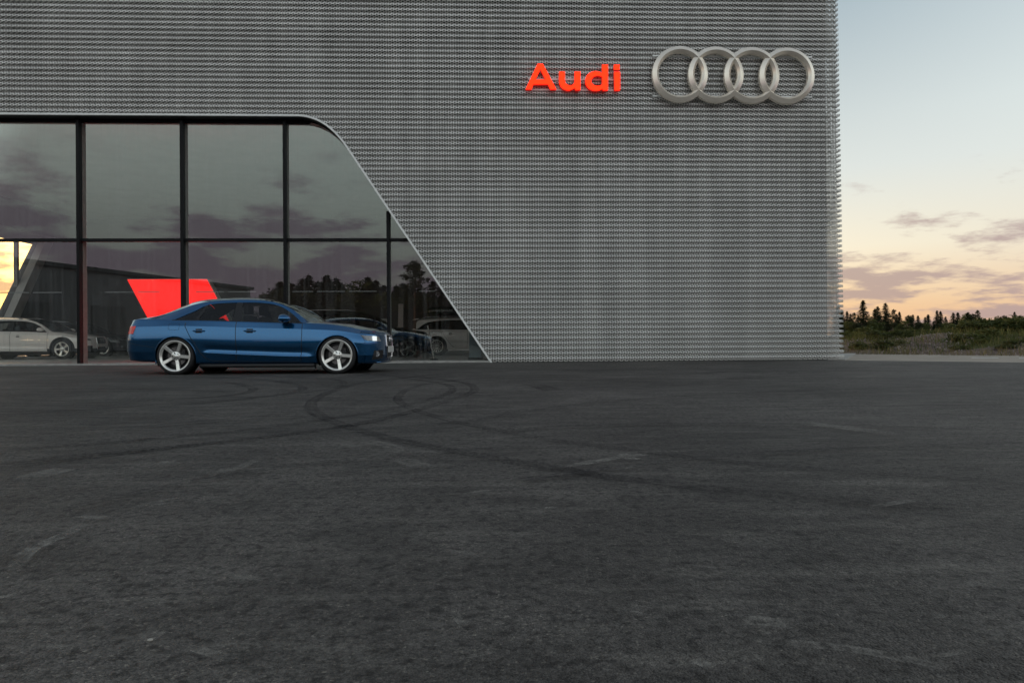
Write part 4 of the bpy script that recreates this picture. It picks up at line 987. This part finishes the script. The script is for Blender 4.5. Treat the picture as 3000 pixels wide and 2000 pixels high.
        fg = patch('fog_grille', fq_, proj_n, 'black_plastic', root, .003, 8)
        c = proj_n((.50, .335 if sal else .39), .004)
        if c is not None:
            a = .50 * math.pi / 2; nd = Vector((math.sin(a), s * math.cos(a), 0)); tn = Vector((0, 0, 1)); bt = nd.cross(tn)
            V = [c + nd * .004] + [c + nd * .002 + (tn * math.sin(i * math.pi / 8) + bt * math.cos(i * math.pi / 8)) * .045 for i in range(16)]
            fl = mesh_obj('fog_lamp', V, [(0, 1 + i, 1 + (i + 1) % 16) for i in range(16)], 'headlamp_inner', root); MB().tube(V[1:], .006, 6, closed=True).build('lamp_ring', 'chrome', fl)
        for zf in ((.29, .325, .36, .385) if sal else (.36, .40, .44)):
            MB().tube([proj_n((u, zf), .006) for u in (.60, .66, .72, .79)], .006, 5).build('grille_slat', 'black_trim', fg)
        def proj_t(q, off, s=s):
            a = q[0] * math.pi / 2; cx = tail['x0'] + .10; d = Vector((-math.sin(a), s * math.cos(a), 0)); o = Vector((cx, s * .30, q[1] * zscale)) + d * 1.5
            return cast(o, -d, off)
        tq = [(.20, .848), (.62, .855), (.62, .715), (.24, .715)] if sal else [(.12, .955), (.75, .955), (.75, .84), (.22, .84)]
        tl = patch('tail_light', tq, proj_t, 'red_lens', root, .004, 8)
        MB().tube([proj_t((u, tq[2][1] - .006), .004) for u in (.24, .4, .62)], .004, 5).build('lamp_seal', 'black_trim', tl)
    # front grille, plate, badge
    def proj_f(q, off): return cast((5, q[0], q[1] * zscale), (-1, 0, 0), off)
    gz = (.27, .675) if sal else (.33, .74)
    gr = patch('grille', [(-.27, gz[1]), (.27, gz[1]), (.24, gz[0]), (-.24, gz[0])], proj_f, 'black_trim', root, .006, 8)
    fr = [proj_f(q, .012) for q in ((-.24, gz[0]), (-.28, (gz[0] + gz[1]) / 2), (-.27, gz[1]), (0, gz[1] + .004), (.27, gz[1]), (.28, (gz[0] + gz[1]) / 2), (.24, gz[0]), (0, gz[0]))]
    MB().tube(fr, .011, 6, closed=True).build('grille_frame', 'chrome', gr)
    for k in range(7): MB().tube([proj_f((yv, gz[0] + .05 + k * .05), .014) for yv in (-.24, -.1, .1, .24)], .006, 5).build('grille_slat', 'bright_trim', gr)
    pz_ = .415 if sal else .47; c = proj_f((0, pz_), .02)
    if c is not None: MB().box(c.x, -.26, pz_ * zscale - .055, c.x + .014, .26, pz_ * zscale + .055).build('number_plate', 'plate_white', root)
    for k in range(4):
        cy = -.099 + k * .066; cz = gz[1] - .07; c = proj_f((cy, cz), .03)
        if c is not None: MB().tube([(c.x, c.y + .045 * math.cos(a), c.z + .045 * math.sin(a)) for a in np.linspace(0, 2 * math.pi, 18, endpoint=False)], .007, 6, closed=True).build('badge_ring', 'chrome', gr)
    # lower lip, exhaust shade, plate at the rear
    if sal:
        lip = [proj_f((yv, .185), .0) for yv in (-.62, -.4, 0, .4, .62)]; MB().tube(lip, .014, 6).build('front_lip', paintm, root, True)
        bl = [cast((-5, yv, 1.0), (1, 0, 0), 0) for yv in (-.6, -.4, -.2, 0, .2, .4, .6)]
        sp = []
        for yv in np.linspace(-.66, .66, 15): sp.append((-.955 + .10 * (abs(yv) / .66) ** 2.4, yv, (.950 - .02 * abs(yv)) * zscale))
        V = []; 
        for x, y, z in sp: V += [(x - .015, y, z + .016), (x + .12, y, z + .004), (x + .11, y, z - .012), (x + .005, y, z - .004)]
        Fq = [(4 * i + k, 4 * i + (k + 1) % 4, 4 * i + 4 + (k + 1) % 4, 4 * i + 4 + k) for i in range(14) for k in range(4)] + [(0, 1, 2, 3), (59, 58, 57, 56)]
        m = MB(); m.v = V; m.f = Fq; m.build('boot_spoiler', paintm, O.get('boot_lid', root), True)
        MB().tube([(-.99, .42, .25), (-1.06, .42, .25)], .035, 10).build('exhaust_pipe', 'chrome', root)
        for s in both:    # mud flap behind the front wheel
            MB().box(WB - .40, s * .70 - .07, .09, WB - .385, s * .70 + .13 * s * 1.0, .30).build('mud_flap', 'black_plastic', root)
    else:
        for s in both:
            zr_ = 1.475 * zscale
            MB().tube([(-.55, s * .60, zr_ - .06), (-.45, s * .60, zr_ - .01), (.4, s * .59, zr_ + .012), (1.2, s * .59, zr_ - .008), (1.4, s * .60, zr_ - .05)], .014, 8).build('roof_rail', 'bright_trim', root, True)
        V = [(-.72, -.60, 1.385), (-.72, .60, 1.385), (-.95, .52, 1.345), (-.95, -.52, 1.345)]
        MB().prism([(v[0], v[1]) for v in V], lambda p: (p[0], p[1], (1.39 + (p[0] + .72) * .15) * zscale), lambda p: (p[0], p[1], (1.415 + (p[0] + .72) * .15) * zscale)).build('roof_spoiler', paintm, root)
    # cabin
    def seat(x, y):
        st = bpy.data.objects.new('seat', None); st.empty_display_size = .1; link(st, root); st.location = (x, y, .40 * zscale)
        bevel(MB().box(-.25, -.25, -.12, .27, .25, .06).build('cushion', 'seat_cloth', st), .05, 3)
        bevel(MB().prism([(-.22, .02), (-.36, .62), (-.26, .64), (-.08, .05)], lambda p: (p[0], -.24, p[1]), lambda p: (p[0], .24, p[1])).build('backrest', 'seat_cloth', st), .04, 3)
        bevel(MB().box(-.38, -.13, .66, -.28, .13, .84).build('headrest', 'seat_cloth', st), .03, 3)
        for yy in (-.05, .05): MB().tube([(-.325, yy, .60), (-.33, yy, .68)], .007, 6).build('headrest_post', 'chrome', st)
    seat(1.42 if sal else 1.6, .37); seat(1.42 if sal else 1.6, -.37)
    rs = bpy.data.objects.new('rear_seat', None); rs.empty_display_size = .1; link(rs, root); rs.location = (.45, 0, .42 * zscale)
    bevel(MB().box(-.2, -.62, -.12, .28, .62, .05).build('cushion', 'seat_cloth', rs), .05, 3)
    bevel(MB().prism([(-.15, .02), (-.32, .52), (-.22, .54), (-.02, .05)], lambda p: (p[0], -.60, p[1]), lambda p: (p[0], .60, p[1])).build('backrest', 'seat_cloth', rs), .04, 3)
    for yy in (-.36, .36): bevel(MB().box(-.33, yy - .12, .55, -.25, yy + .12, .66).build('headrest', 'seat_cloth', rs), .03, 3)
    dx_ = 2.02 if sal else 2.18
    bevel(MB().prism([(dx_ - .1, .45), (dx_ - .12, .80), (dx_ + .1, .85), (dx_ + .35, .84), (dx_ + .35, .45)], lambda p: (p[0], -.70, p[1] * zscale), lambda p: (p[0], .70, p[1] * zscale)).build('dashboard', 'black_plastic', root), .03, 2)
    cs = Vector((dx_ - .22, .37, .78 * zscale))
    MB().tube([cs + Vector((.18 * math.sin(a) * .35, .18 * math.cos(a), .18 * math.sin(a) * .93)) for a in np.linspace(0, 2 * math.pi, 24, endpoint=False)], .014, 7, closed=True).build('steering_wheel', 'black_plastic', root, True)
    MB().box(-.4 if sal else -.7, -.66, .24 * zscale, 2.4, .66, .30 * zscale).build('cabin_floor', 'seat_cloth', root)
    if sal: MB().prism([(-.50, .90), (.12, .92), (.12, .89), (-.50, .86)], lambda p: (p[0], -.62, p[1] + .0), lambda p: (p[0], .62, p[1])).build('parcel_shelf', 'seat_cloth', root)
    return root

# the blue saloon: rear wheel face at pixel 517.6, 169 px per metre on its near side
def car_pos(px, scale, half): 
    Z = F / scale; p = EYEP + RGT * ((px - 1500) / scale) + FWD * (Z + half); return (p.x, p.y, 0)
lx = car_pos(511, 169, .89)
build_car('blue_saloon_car', 'metallic blue saloon car with silver five-spoke wheels parked before the glass front', 'car', 'saloon', 'blue_paint', 'five', 'silver_alloy', lx, -YAW)
def indoor(name, label, px, scale, paintm, style, rim, axle, zs=1., clad=False):
    p = car_pos(px, scale, .9); ang = 0
    x = p[0] - (axle * 1.0)
    return build_car(name, label, 'car', 'estate', paintm, style, rim, (x, p[1], .03), ang, zs, clad)
indoor('white_estate_car', 'white estate car with dark wheel-arch cladding by the bright side window', 178, 84, 'white_paint', 'flare', 'silver_alloy', 2.93, 1.0, True)
indoor('dark_estate_car', 'dark estate car with bright roof rails behind the white car with cladding', 299, 70, 'dark_paint', 'flare', 'silver_alloy', 2.93)
indoor('black_estate_car', 'black estate car in the showroom with the rings board standing behind it', 1168, 86, 'black_paint', 'flare', 'black_plastic', 2.93, 1.10)
wc = indoor('white_estate_car', 'white estate car with multi-spoke wheels carrying a black roof box', 1277, 77, 'white_paint', 'multi', 'silver_alloy', 0.0, 1.0)
# roof box on the white estate car
rbx = thing('roof_box', 'black roof box lettered PACKLINE on top of the white estate car', 'roof box', (wc.location.x, wc.location.y, .03 + 1.50))
bx = MB(); secs = [(-.42, .16, .10), (-.30, .34, .17), (0, .38, .20), (1.0, .39, .21), (1.55, .36, .17), (1.75, .22, .06)]
for x, hw, h in secs:
    for k in range(12):
        a = 2 * math.pi * k / 12; cy_, cz_ = math.cos(a), math.sin(a); e = .55
        bx.v.append((x, hw * math.copysign(abs(cy_) ** e, cy_), .20 + h * math.copysign(abs(cz_) ** e, cz_)))
for i in range(len(secs) - 1):
    for k in range(12): bx.f.append((12 * i + k, 12 * i + (k + 1) % 12, 12 * i + 12 + (k + 1) % 12, 12 * i + 12 + k))
bx.f += [tuple(range(12)), tuple(range(len(bx.v) - 12, len(bx.v)))[::-1]]
bx.build('shell', 'box_black', rbx, True)
for x in (.1, 1.0): MB().box(x, -.60, -.03, x + .06, .60, .0).build('cross_bar', 'frame_black', rbx)
def text_mesh(name, s, size, mat, par, loc, shear=.25):
    cu = bpy.data.curves.new(name, 'FONT'); cu.body = s; cu.size = size; cu.shear = shear; cu.extrude = .002; ob = bpy.data.objects.new(name, cu); C.objects.link(ob)
    dg = bpy.context.evaluated_depsgraph_get(); me = bpy.data.meshes.new_from_object(ob.evaluated_get(dg)); bpy.data.objects.remove(ob); bpy.data.curves.remove(cu)
    me.materials.clear(); me.materials.append(MATS[mat]); o = link(bpy.data.objects.new(name, me), par); o.location = loc; o.rotation_euler = (math.pi / 2, 0, 0); return o
tx = at_depth(1291, 915, F / 77 + .5).x - rbx.location.x
text_mesh('lettering', 'PACKLINE', .098, 'text_pale', rbx, (tx, -.405, .20))
# ------------------------------------------------------------------ vegetation
def leaf_mat(name, c0, c1, trans=.25):
    m = bpy.data.materials.new(name); nt = nodes_of(m); N = nt.nodes; L = nt.links
    t = N.new('ShaderNodeTexCoord'); n = N.new('ShaderNodeTexNoise'); n.inputs['Scale'].default_value = 1.7; n.inputs['Detail'].default_value = 5; L.new(t.outputs['Object'], n.inputs['Vector'])
    r = N.new('ShaderNodeValToRGB'); r.color_ramp.elements[0].position = .3; r.color_ramp.elements[1].position = .7; r.color_ramp.elements[0].color = (*c0, 1); r.color_ramp.elements[1].color = (*c1, 1); L.new(n.outputs[0], r.inputs[0])
    d = N.new('ShaderNodeBsdfPrincipled'); d.inputs['Roughness'].default_value = .7; d.inputs['Specular IOR Level'].default_value = .2; L.new(r.outputs[0], d.inputs['Base Color'])
    tr = N.new('ShaderNodeBsdfTranslucent'); L.new(r.outputs[0], tr.inputs[0]); mx = N.new('ShaderNodeMixShader'); mx.inputs[0].default_value = trans; L.new(d.outputs[0], mx.inputs[1]); L.new(tr.outputs[0], mx.inputs[2])
    o = N.new('ShaderNodeOutputMaterial'); L.new(mx.outputs[0], o.inputs[0]); MATS[name] = m
leaf_mat('spruce_needles', (.014, .022, .010), (.035, .048, .020)); leaf_mat('pine_needles', (.018, .026, .012), (.045, .055, .022))
leaf_mat('broad_leaves', (.035, .052, .016), (.10, .115, .035), .35); leaf_mat('dry_grass', (.12, .11, .05), (.28, .24, .12), .3); leaf_mat('green_grass', (.05, .07, .02), (.13, .145, .05), .3)
principled('bark', (.055, .04, .03), .9, noise=(6, .3), bump=(25, .5)); principled('pine_bark', (.12, .06, .035), .9, noise=(5, .3), bump=(20, .5))

def quads_mesh(name, cen, ax, bx_, mat):
    """one small quad per leaf spray: centre, half-length axis, half-width axis"""
    V = np.stack([cen - ax - bx_, cen + ax - bx_ * .4, cen + ax + bx_ * .4, cen - ax + bx_], 1).reshape(-1, 3)
    n = len(cen); Q = np.arange(4 * n).reshape(n, 4)
    me = bpy.data.meshes.new(name); me.from_pydata(V.tolist(), [], Q.tolist()); me.update(); me.materials.append(MATS[mat]); return me
def trunk_mesh(H, r0, mat, lean=0., limbs=()):
    m = MB(); m.tube([(lean * t * t, .0, H * t) for t in np.linspace(0, .985, 9)], [r0 * (1 - t * .93) for t in np.linspace(0, .985, 9)], 7)
    for p, q, r in limbs: m.tube([p, tuple((Vector(p) + Vector(q)) / 2 + Vector((0, 0, .1))), q], [r, r * .7, r * .3], 5)
    me = bpy.data.meshes.new('trunk'); me.from_pydata(m.v, [], m.f); me.update(); me.materials.append(MATS[mat]); return me
def spruce(seed, H=8., R=1.5, low=.06):
    r = np.random.default_rng(seed); cs, As, Bs = [], [], []
    z = low * H
    while z < H * .985:
        f = (z / H - low) / (1 - low); rad_ = R * (1 - f) ** .8 * r.uniform(.86, 1.08) + .06; nb = int(6 + 5 * (1 - f))
        for k in range(nb):
            a = r.uniform(0, 2 * math.pi); L = rad_ * r.uniform(.72, 1.05); up = .25 * (f - .35)
            d = np.array([math.cos(a), math.sin(a), 0]); ns_ = max(2, int(L / .22))
            for q in range(ns_):
                t = (q + .7) / ns_; p = d * L * t + np.array([0, 0, z + up * L * t - .22 * L * t * t + .12 * L * t ** 4])
                w = np.array([-d[1], d[0], 0]); sd = r.normal(0, 1, 3) * .25
                ax = (d + np.array([0, 0, -.35]) + sd) * .17; ax2 = (w + r.normal(0, .3, 3)) * (.13 * (1.15 - t * .6))
                cs.append(p + r.normal(0, .04, 3)); As.append(ax); Bs.append(ax2)
                for sgn in (-1, 1):
                    cs.append(p + w * sgn * .14 * (1.1 - t * .5) + np.array([0, 0, -.05])); As.append((w * sgn * .8 + d * .5 + np.array([0, 0, -.35])) * .15); Bs.append((d * .5 + r.normal(0, .4, 3)) * .07)
        z += H * .021 * r.uniform(.8, 1.3)
    cs.append(np.array([0, 0, H * .99])); As.append(np.array([0, 0, .22])); Bs.append(np.array([.04, 0, 0]))
    return trunk_mesh(H, H * .016, 'bark'), quads_mesh('crown', np.array(cs), np.array(As), np.array(Bs), 'spruce_needles')
def lobed(seed, lobes, n, size, mat):
    r = np.random.default_rng(seed); cs, As, Bs = [], [], []
    for (c, e) in lobes:
        k = int(n * (e[0] * e[1] * e[2]) ** (2 / 3))
        u = r.normal(0, 1, (k, 3)); u /= np.linalg.norm(u, axis=1)[:, None]; rr = r.uniform(.25, 1, k) ** .5
        p = np.array(c) + u * rr[:, None] * np.array(e) * r.uniform(.85, 1.15, (k, 1)); cs.append(p)
        a = r.normal(0, 1, (k, 3)); a /= np.linalg.norm(a, axis=1)[:, None]; b = np.cross(a, r.normal(0, 1, (k, 3))); b /= np.linalg.norm(b, axis=1)[:, None]
        s = size * r.uniform(.6, 1.3, (k, 1)); As.append(a * s); Bs.append(b * s * .55)
    return quads_mesh('crown', np.concatenate(cs), np.concatenate(As), np.concatenate(Bs), mat)
def pine(seed, H=10.):
    r = random.Random(seed); lobes = []; limbs = []
    for k in range(13):
        z = H * (.40 + .045 * k + r.uniform(-.01, .01)); f = (z / H - .4) / .6; a = k * 2.4 + r.uniform(-.4, .4); d = (1.75 - 1.25 * f) * r.uniform(.6, 1.1)
        c = (d * math.cos(a), d * math.sin(a), z + .2); lobes.append((c, (.95 - .35 * f, .95 - .35 * f, .34))); limbs.append(((0, 0, z - .25), c, .05))
        c2 = (-c[0] * .6, -c[1] * .6, z + .35); lobes.append((c2, (.7 - .2 * f, .7 - .2 * f, .3)))
    lobes.append(((0, 0, H * .97), (.5, .5, .5)))
    return trunk_mesh(H, H * .017, 'pine_bark', .1, limbs), lobed(seed, lobes, 260, .13, 'pine_needles')
def broad(seed, H=5., mat='broad_leaves'):
    r = random.Random(seed); lobes = []; limbs = []
    for k in range(11):
        a = k * 2.4; z = H * r.uniform(.3, .88); d = H * .22 * r.uniform(.2, 1.1) * (1.15 - abs(z / H - .5)); c = (d * math.cos(a), d * math.sin(a), z); e = H * r.uniform(.11, .19); lobes.append((c, (e, e, e * .8))); limbs.append(((0, 0, z * .55), c, .03))
    return trunk_mesh(H * .9, H * .014, 'bark', .2, limbs), lobed(seed, lobes, 330, .11, mat)
def bush_mesh(seed, w=1., h=.8, mat='broad_leaves'):
    r = random.Random(seed); lobes = [((r.uniform(-.45, .45) * w, r.uniform(-.3, .3) * w, h * r.uniform(.25, .75)), (w * r.uniform(.16, .3), w * r.uniform(.16, .3), h * r.uniform(.18, .3))) for k in range(9)]
    m = MB()
    for l in lobes[:5]: m.tube([(0, 0, 0), tuple(Vector(l[0]) * .6), l[0]], [.02, .013, .006], 5)
    me = bpy.data.meshes.new('stem'); me.from_pydata(m.v, [], m.f); me.update(); me.materials.append(MATS['bark'])
    return me, lobed(seed, lobes, 1500, .05, mat)
VAR = {'spruce': [spruce(1, 8., 2.0), spruce(2, 8., 1.6), spruce(3, 8., 2.3), spruce(4, 8., 1.8)], 'pine': [pine(5), pine(6)], 'broad': [broad(7), broad(8), broad(9, 5., 'pine_needles')]}
NATH = {'spruce': 8., 'pine': 10., 'broad': 5.}
def tree(kind, loc, H, label, group, k=None, wide=1.):
    tm, cm = VAR[kind][random.randrange(len(VAR[kind])) if k is None else k]; s = H / NATH[kind]
    o = thing({'spruce': 'spruce_tree', 'pine': 'pine_tree', 'broad': 'leafy_tree'}[kind], label, 'tree', loc, random.uniform(0, 6.28), group); o.scale = (s * wide, s * wide, s)
    link(bpy.data.objects.new('trunk', tm), o); link(bpy.data.objects.new('crown', cm), o); return o

# trees along the skyline right of the building (tops read from the photograph, distances set by usual heights)
G1 = 'trees on the skyline beyond the gravel bank'
tops = [(610, 172, 's'), (645, 195, 's'), (680, 190, 'p'), (720, 215, 's'), (768, 65, 's'), (835, 215, 'b'), (885, 145, 's'), (912, 122, 's'), (988, 87, 's'), (1068, 158, 'p'), (1098, 200, 's'), (1125, 178, 's'), (1212, 195, 'b'), (1258, 205, 's'), (1308, 215, 's'), (1378, 230, 's'), (1408, 205, 's'), (1495, 165, 's'), (1530, 172, 's'), (1580, 225, 's'),
        (1655, 185, 's'), (1700, 185, 's'), (1770, 160, 'b'), (1800, 180, 's'), (1850, 180, 'b'), (1895, 165, 'p'), (1940, 205, 'b'), (2010, 238, 's'), (2110, 190, 'b'), (2150, 198, 'b'), (2258, 178, 's'), (2330, 185, 'b'), (2420, 170, 's'), (2500, 190, 'b'), (560, 160, 's'), (520, 120, 's')]
slab = {'s': 'dark pointed spruce on the skyline beyond the gravel bank', 'p': 'thin open-crowned pine on the skyline beyond the gravel bank', 'b': 'rounded leafy tree on the skyline beyond the gravel bank'}
for u, v, k in tops:
    Z = random.uniform(70, 88); p = at_depth(2300 + u / 3.36, 860 + v / 3.36, Z); base = .9
    tree({'s': 'spruce', 'p': 'pine', 'b': 'broad'}[k], (p.x, p.y, base - .3), p.z - base + .3, (slab[k] if v > 70 else 'tallest pointed spruce, standing clear above the skyline wood beyond the bank'), (G1 if v > 70 else None), None, random.uniform(1.15, 1.5) if k == 's' else .85)
for i in range(26):      # lower trees filling the foot of the wood
    u = 560 + i * 75; Z = random.uniform(60, 70); v = random.uniform(245, 285); p = at_depth(2300 + u / 3.36, 860 + v / 3.36, Z)
    tree('broad' if i % 3 else 'spruce', (p.x, p.y, .6), max(1.2, p.z - .6), 'low young tree at the foot of the skyline wood', 'low young trees at the foot of the wood', None, 1.5)

# bushes on the bank
BM = [bush_mesh(21), bush_mesh(22), bush_mesh(23), bush_mesh(24, 1., .8, 'green_grass')]
def bush(s, t, w, h, label, group):
    b = BM[random.randrange(len(BM))]; o = thing('bush', label, 'bush', uv(s, t, bank_h(s, t) - .03), random.uniform(0, 6), group); o.scale = (w, w, h / .8)
    link(bpy.data.objects.new('stem', b[0]), o); link(bpy.data.objects.new('crown', b[1]), o)
def st_of(px, Z):
    p = at_depth(px, 980, Z); q = Vector((p.x, p.y, 0)) - Vector((R0.x, R0.y, 0)); return q.dot(ud), q.dot(vd)
for u, Z, w, h in ((640, 33, 1.2, .45), (735, 34, 1.4, .5), (850, 33, 1.5, .55), (960, 31, 1.5, .5), (1080, 33, 1.3, .5), (1200, 32, 1.3, .5), (1330, 33, 1.2, .4), (1480, 32, 1.2, .42), (1560, 33, 1.3, .45), (1700, 34, 1.4, .45), (1830, 33, 1.6, .6), (1900, 31, 1.5, .6), (1990, 32, 1.7, .7), (2080, 31, 1.8, .75), (2150, 33, 1.6, .8), (2220, 31, 1.9, .8), (2300, 30, 2.0, .9), (2360, 31, 2.0, .95), (2450, 30, 2.0, .9), (1750, 27, 1.0, .4), (1880, 26.5, 1.1, .4), (2060, 27, 1.2, .4), (1010, 28, 1.1, .35), (760, 28, 1.0, .35), (880, 27.5, .9, .3), (2330, 24.5, .9, .25), (2200, 24, .8, .22), (1740, 25, .7, .25)):
    s, t = st_of(2300 + u / 3.36, Z); bush(s, max(t, .8), w, h, 'low green bush growing on the gravel bank', 'bushes on the gravel bank')
# grass and loose stones on the bank
def green(s, t): return math.sin(s * .9 + 1.2) * math.sin(t * .8 + s * .35) + .5 * math.sin(s * 2.1 - t * 1.3)
cs, As, Bs = [], [], []
for i in range(60000):
    s = random.uniform(-3, 22); t = abs(random.gauss(5, 3.2)); 
    if green(s, t) + (.15 if t > 3 else -.75) + random.gauss(0, .35) < .25 and random.random() > .06: continue
    if len(cs) > 9000: break
    p = uv(s, t, bank_h(s, t)); h = random.uniform(.05, .16) * (1.3 if t > 4 else 1); a = random.uniform(0, 6.28)
    cs.append((p.x, p.y, p.z + h * .8)); As.append((random.gauss(0, .25) * h, random.gauss(0, .25) * h, h)); Bs.append((.011 * math.cos(a), .011 * math.sin(a), 0))
me = quads_mesh('grass', np.array(cs), np.array(As), np.array(Bs), 'green_grass'); go = bpy.data.objects.new('grass', me); C.objects.link(go); go['kind'] = 'stuff'; go['label'] = 'rough grass and weeds covering parts of the bank'; go['category'] = 'grass'
cs, As, Bs = [], [], []
for i in range(2500):
    s = random.uniform(-3, 22); t = random.choice((abs(random.gauss(0, .25)), random.uniform(0, 10))); p = uv(s, t, bank_h(s, t)); h = random.uniform(.08, .22); a = random.uniform(0, 6.28)
    cs.append((p.x, p.y, p.z + h * .7)); As.append((random.gauss(0, .3) * h, random.gauss(0, .3) * h, h)); Bs.append((.008 * math.cos(a), .008 * math.sin(a), 0))
me = quads_mesh('dry_stalks', np.array(cs), np.array(As), np.array(Bs), 'dry_grass'); go = bpy.data.objects.new('dry_stalks', me); C.objects.link(go); go['kind'] = 'stuff'; go['label'] = 'dry pale stalks scattered over the bank'; go['category'] = 'grass'
V = []; Fs = []
for i in range(4200):
    s = random.uniform(-3, 22); t = random.uniform(0.0, 8); r = random.uniform(.015, .055) * (1.6 if random.random() < .08 else 1); p = uv(s, t, bank_h(s, t) + r * .25); b = len(V)
    for d in ((1, 0, 0), (-1, 0, 0), (0, 1, 0), (0, -1, 0), (0, 0, 1), (0, 0, -1)): V.append(tuple(p + Vector(d) * r * random.uniform(.6, 1.2)))
    Fs += [(b + a_, b + c_, b + e_) for a_, c_, e_ in ((0, 2, 4), (2, 1, 4), (1, 3, 4), (3, 0, 4), (2, 0, 5), (1, 2, 5), (3, 1, 5), (0, 3, 5))]
principled('bank_stone', (.30, .25, .225), .9, noise=(3, .4))
go = mesh_obj('loose_stones', V, Fs, 'bank_stone'); go['kind'] = 'stuff'; go['label'] = 'loose brown stones strewn on the bank'; go['category'] = 'stones'

# ------------------------------------------------------------------ what the glass mirrors: wood and hall behind the camera
def mir(px, py, Z): p = at_depth(px, py, Z); return Vector((p.x, 2 * GY - p.y, p.z))
G2 = 'trees mirrored in the showroom glass'
rt = [(70, 735, 's'), (120, 760, 'b'), (180, 745, 's'), (240, 765, 's'), (285, 705, 's'), (340, 670, 's'), (385, 760, 'b'), (430, 730, 's'), (470, 740, 's'), (515, 672, 's'), (560, 745, 'b'), (605, 692, 's'), (650, 750, 's'), (700, 722, 'b'), (760, 722, 'b'), (820, 755, 'b'), (905, 690, 's'), (950, 745, 's'), (985, 720, 's'), (1060, 765, 's'), (1120, 775, 'b'), (1180, 770, 's'), (1245, 750, 's'), (1300, 780, 'b'), (1430, 790, 'b'), (1530, 722, 's'), (1620, 740, 's'), (1720, 730, 's'), (1850, 720, 's')]
rl = {'s': 'spruce in the wood mirrored in the showroom glass', 'b': 'rounded leafy tree in the wood mirrored in the showroom glass'}
for u, v, k in rt:
    p = mir(800 + u / 3.267, 600 + v / 3.267, random.uniform(92, 100)); tree({'s': 'spruce', 'b': 'broad'}[k], (p.x, p.y, -.1), p.z + .1, rl[k], G2, None, random.uniform(1.5, 2.0))
p = mir(1213, 768, 84); tree('pine', (p.x, p.y, -.1), p.z + .1, 'tall lone pine mirrored in the showroom glass', None, 0, 1.35)
for i in range(60):      # the wood goes on to both sides
    x = -95 + i * 3.1 + random.uniform(-1, 1); 
    tree(random.choice(('spruce', 'spruce', 'broad', 'broad')), (x, -78 - random.uniform(0, 12), -.1), random.uniform(4.2, 6.6), 'tree in the dense wood across the lot, seen only as a dark mirrored mass', 'dense wood across the lot', None, 1.5)
for i in range(46):
    x = -70 + i * 2.9 + random.uniform(-1, 1); b = BM[i % 4]; o = thing('bush', 'low bush in front of the wood mirrored in the glass', 'bush', (x, -70 - random.uniform(0, 6), -.1), random.uniform(0, 6), 'bushes before the mirrored wood'); o.scale = (3.4, 3.4, random.uniform(2.2, 3.4)); link(bpy.data.objects.new('stem', b[0]), o); link(bpy.data.objects.new('crown', b[1]), o)
# grey hall
principled('hall_cladding', (.30, .29, .31), .6, noise=(.6, .12)); principled('hall_roof', (.14, .14, .15), .7, noise=(1, .2)); principled('hall_door', (.17, .17, .18), .5, noise=(2, .15))
h0 = mir(60, 760, 50); h1 = mir(733, 838, 77); hz = 6.6
hall = thing('grey_hall', 'long plain grey hall across the lot mirrored in the left panes', 'building', (h1.x, h1.y, -.05)); dv_ = (h0 - h1); dv_.z = 0; Lh = dv_.length; dv_.normalize(); nv = Vector((dv_.y, -dv_.x, 0))
if nv.y > 0: nv = -nv
def hp_(s, t, z): q = dv_ * s + nv * t; return (q.x, q.y, z)
def hbox(name, s0, s1, t0, t1, z0, z1, mat, par=hall):
    m = MB(); m.v = [hp_(s0, t0, z0), hp_(s1, t0, z0), hp_(s1, t1, z0), hp_(s0, t1, z0), hp_(s0, t0, z1), hp_(s1, t0, z1), hp_(s1, t1, z1), hp_(s0, t1, z1)]; m.f = [(0, 3, 2, 1), (4, 5, 6, 7), (0, 1, 5, 4), (1, 2, 6, 5), (2, 3, 7, 6), (3, 0, 4, 7)]; return m.build(name, mat, par)
hbox('wall', 0, Lh + 20, 0, 18, 0, hz, 'hall_cladding'); hbox('roof', -.3, Lh + 20.3, -.3, 18.3, hz, hz + .3, 'hall_roof')
for k in range(5): hbox('loading_door', 3 + k * 7.5, 6.6 + k * 7.5, -.06, -.001, 0, 3.8, 'hall_door')
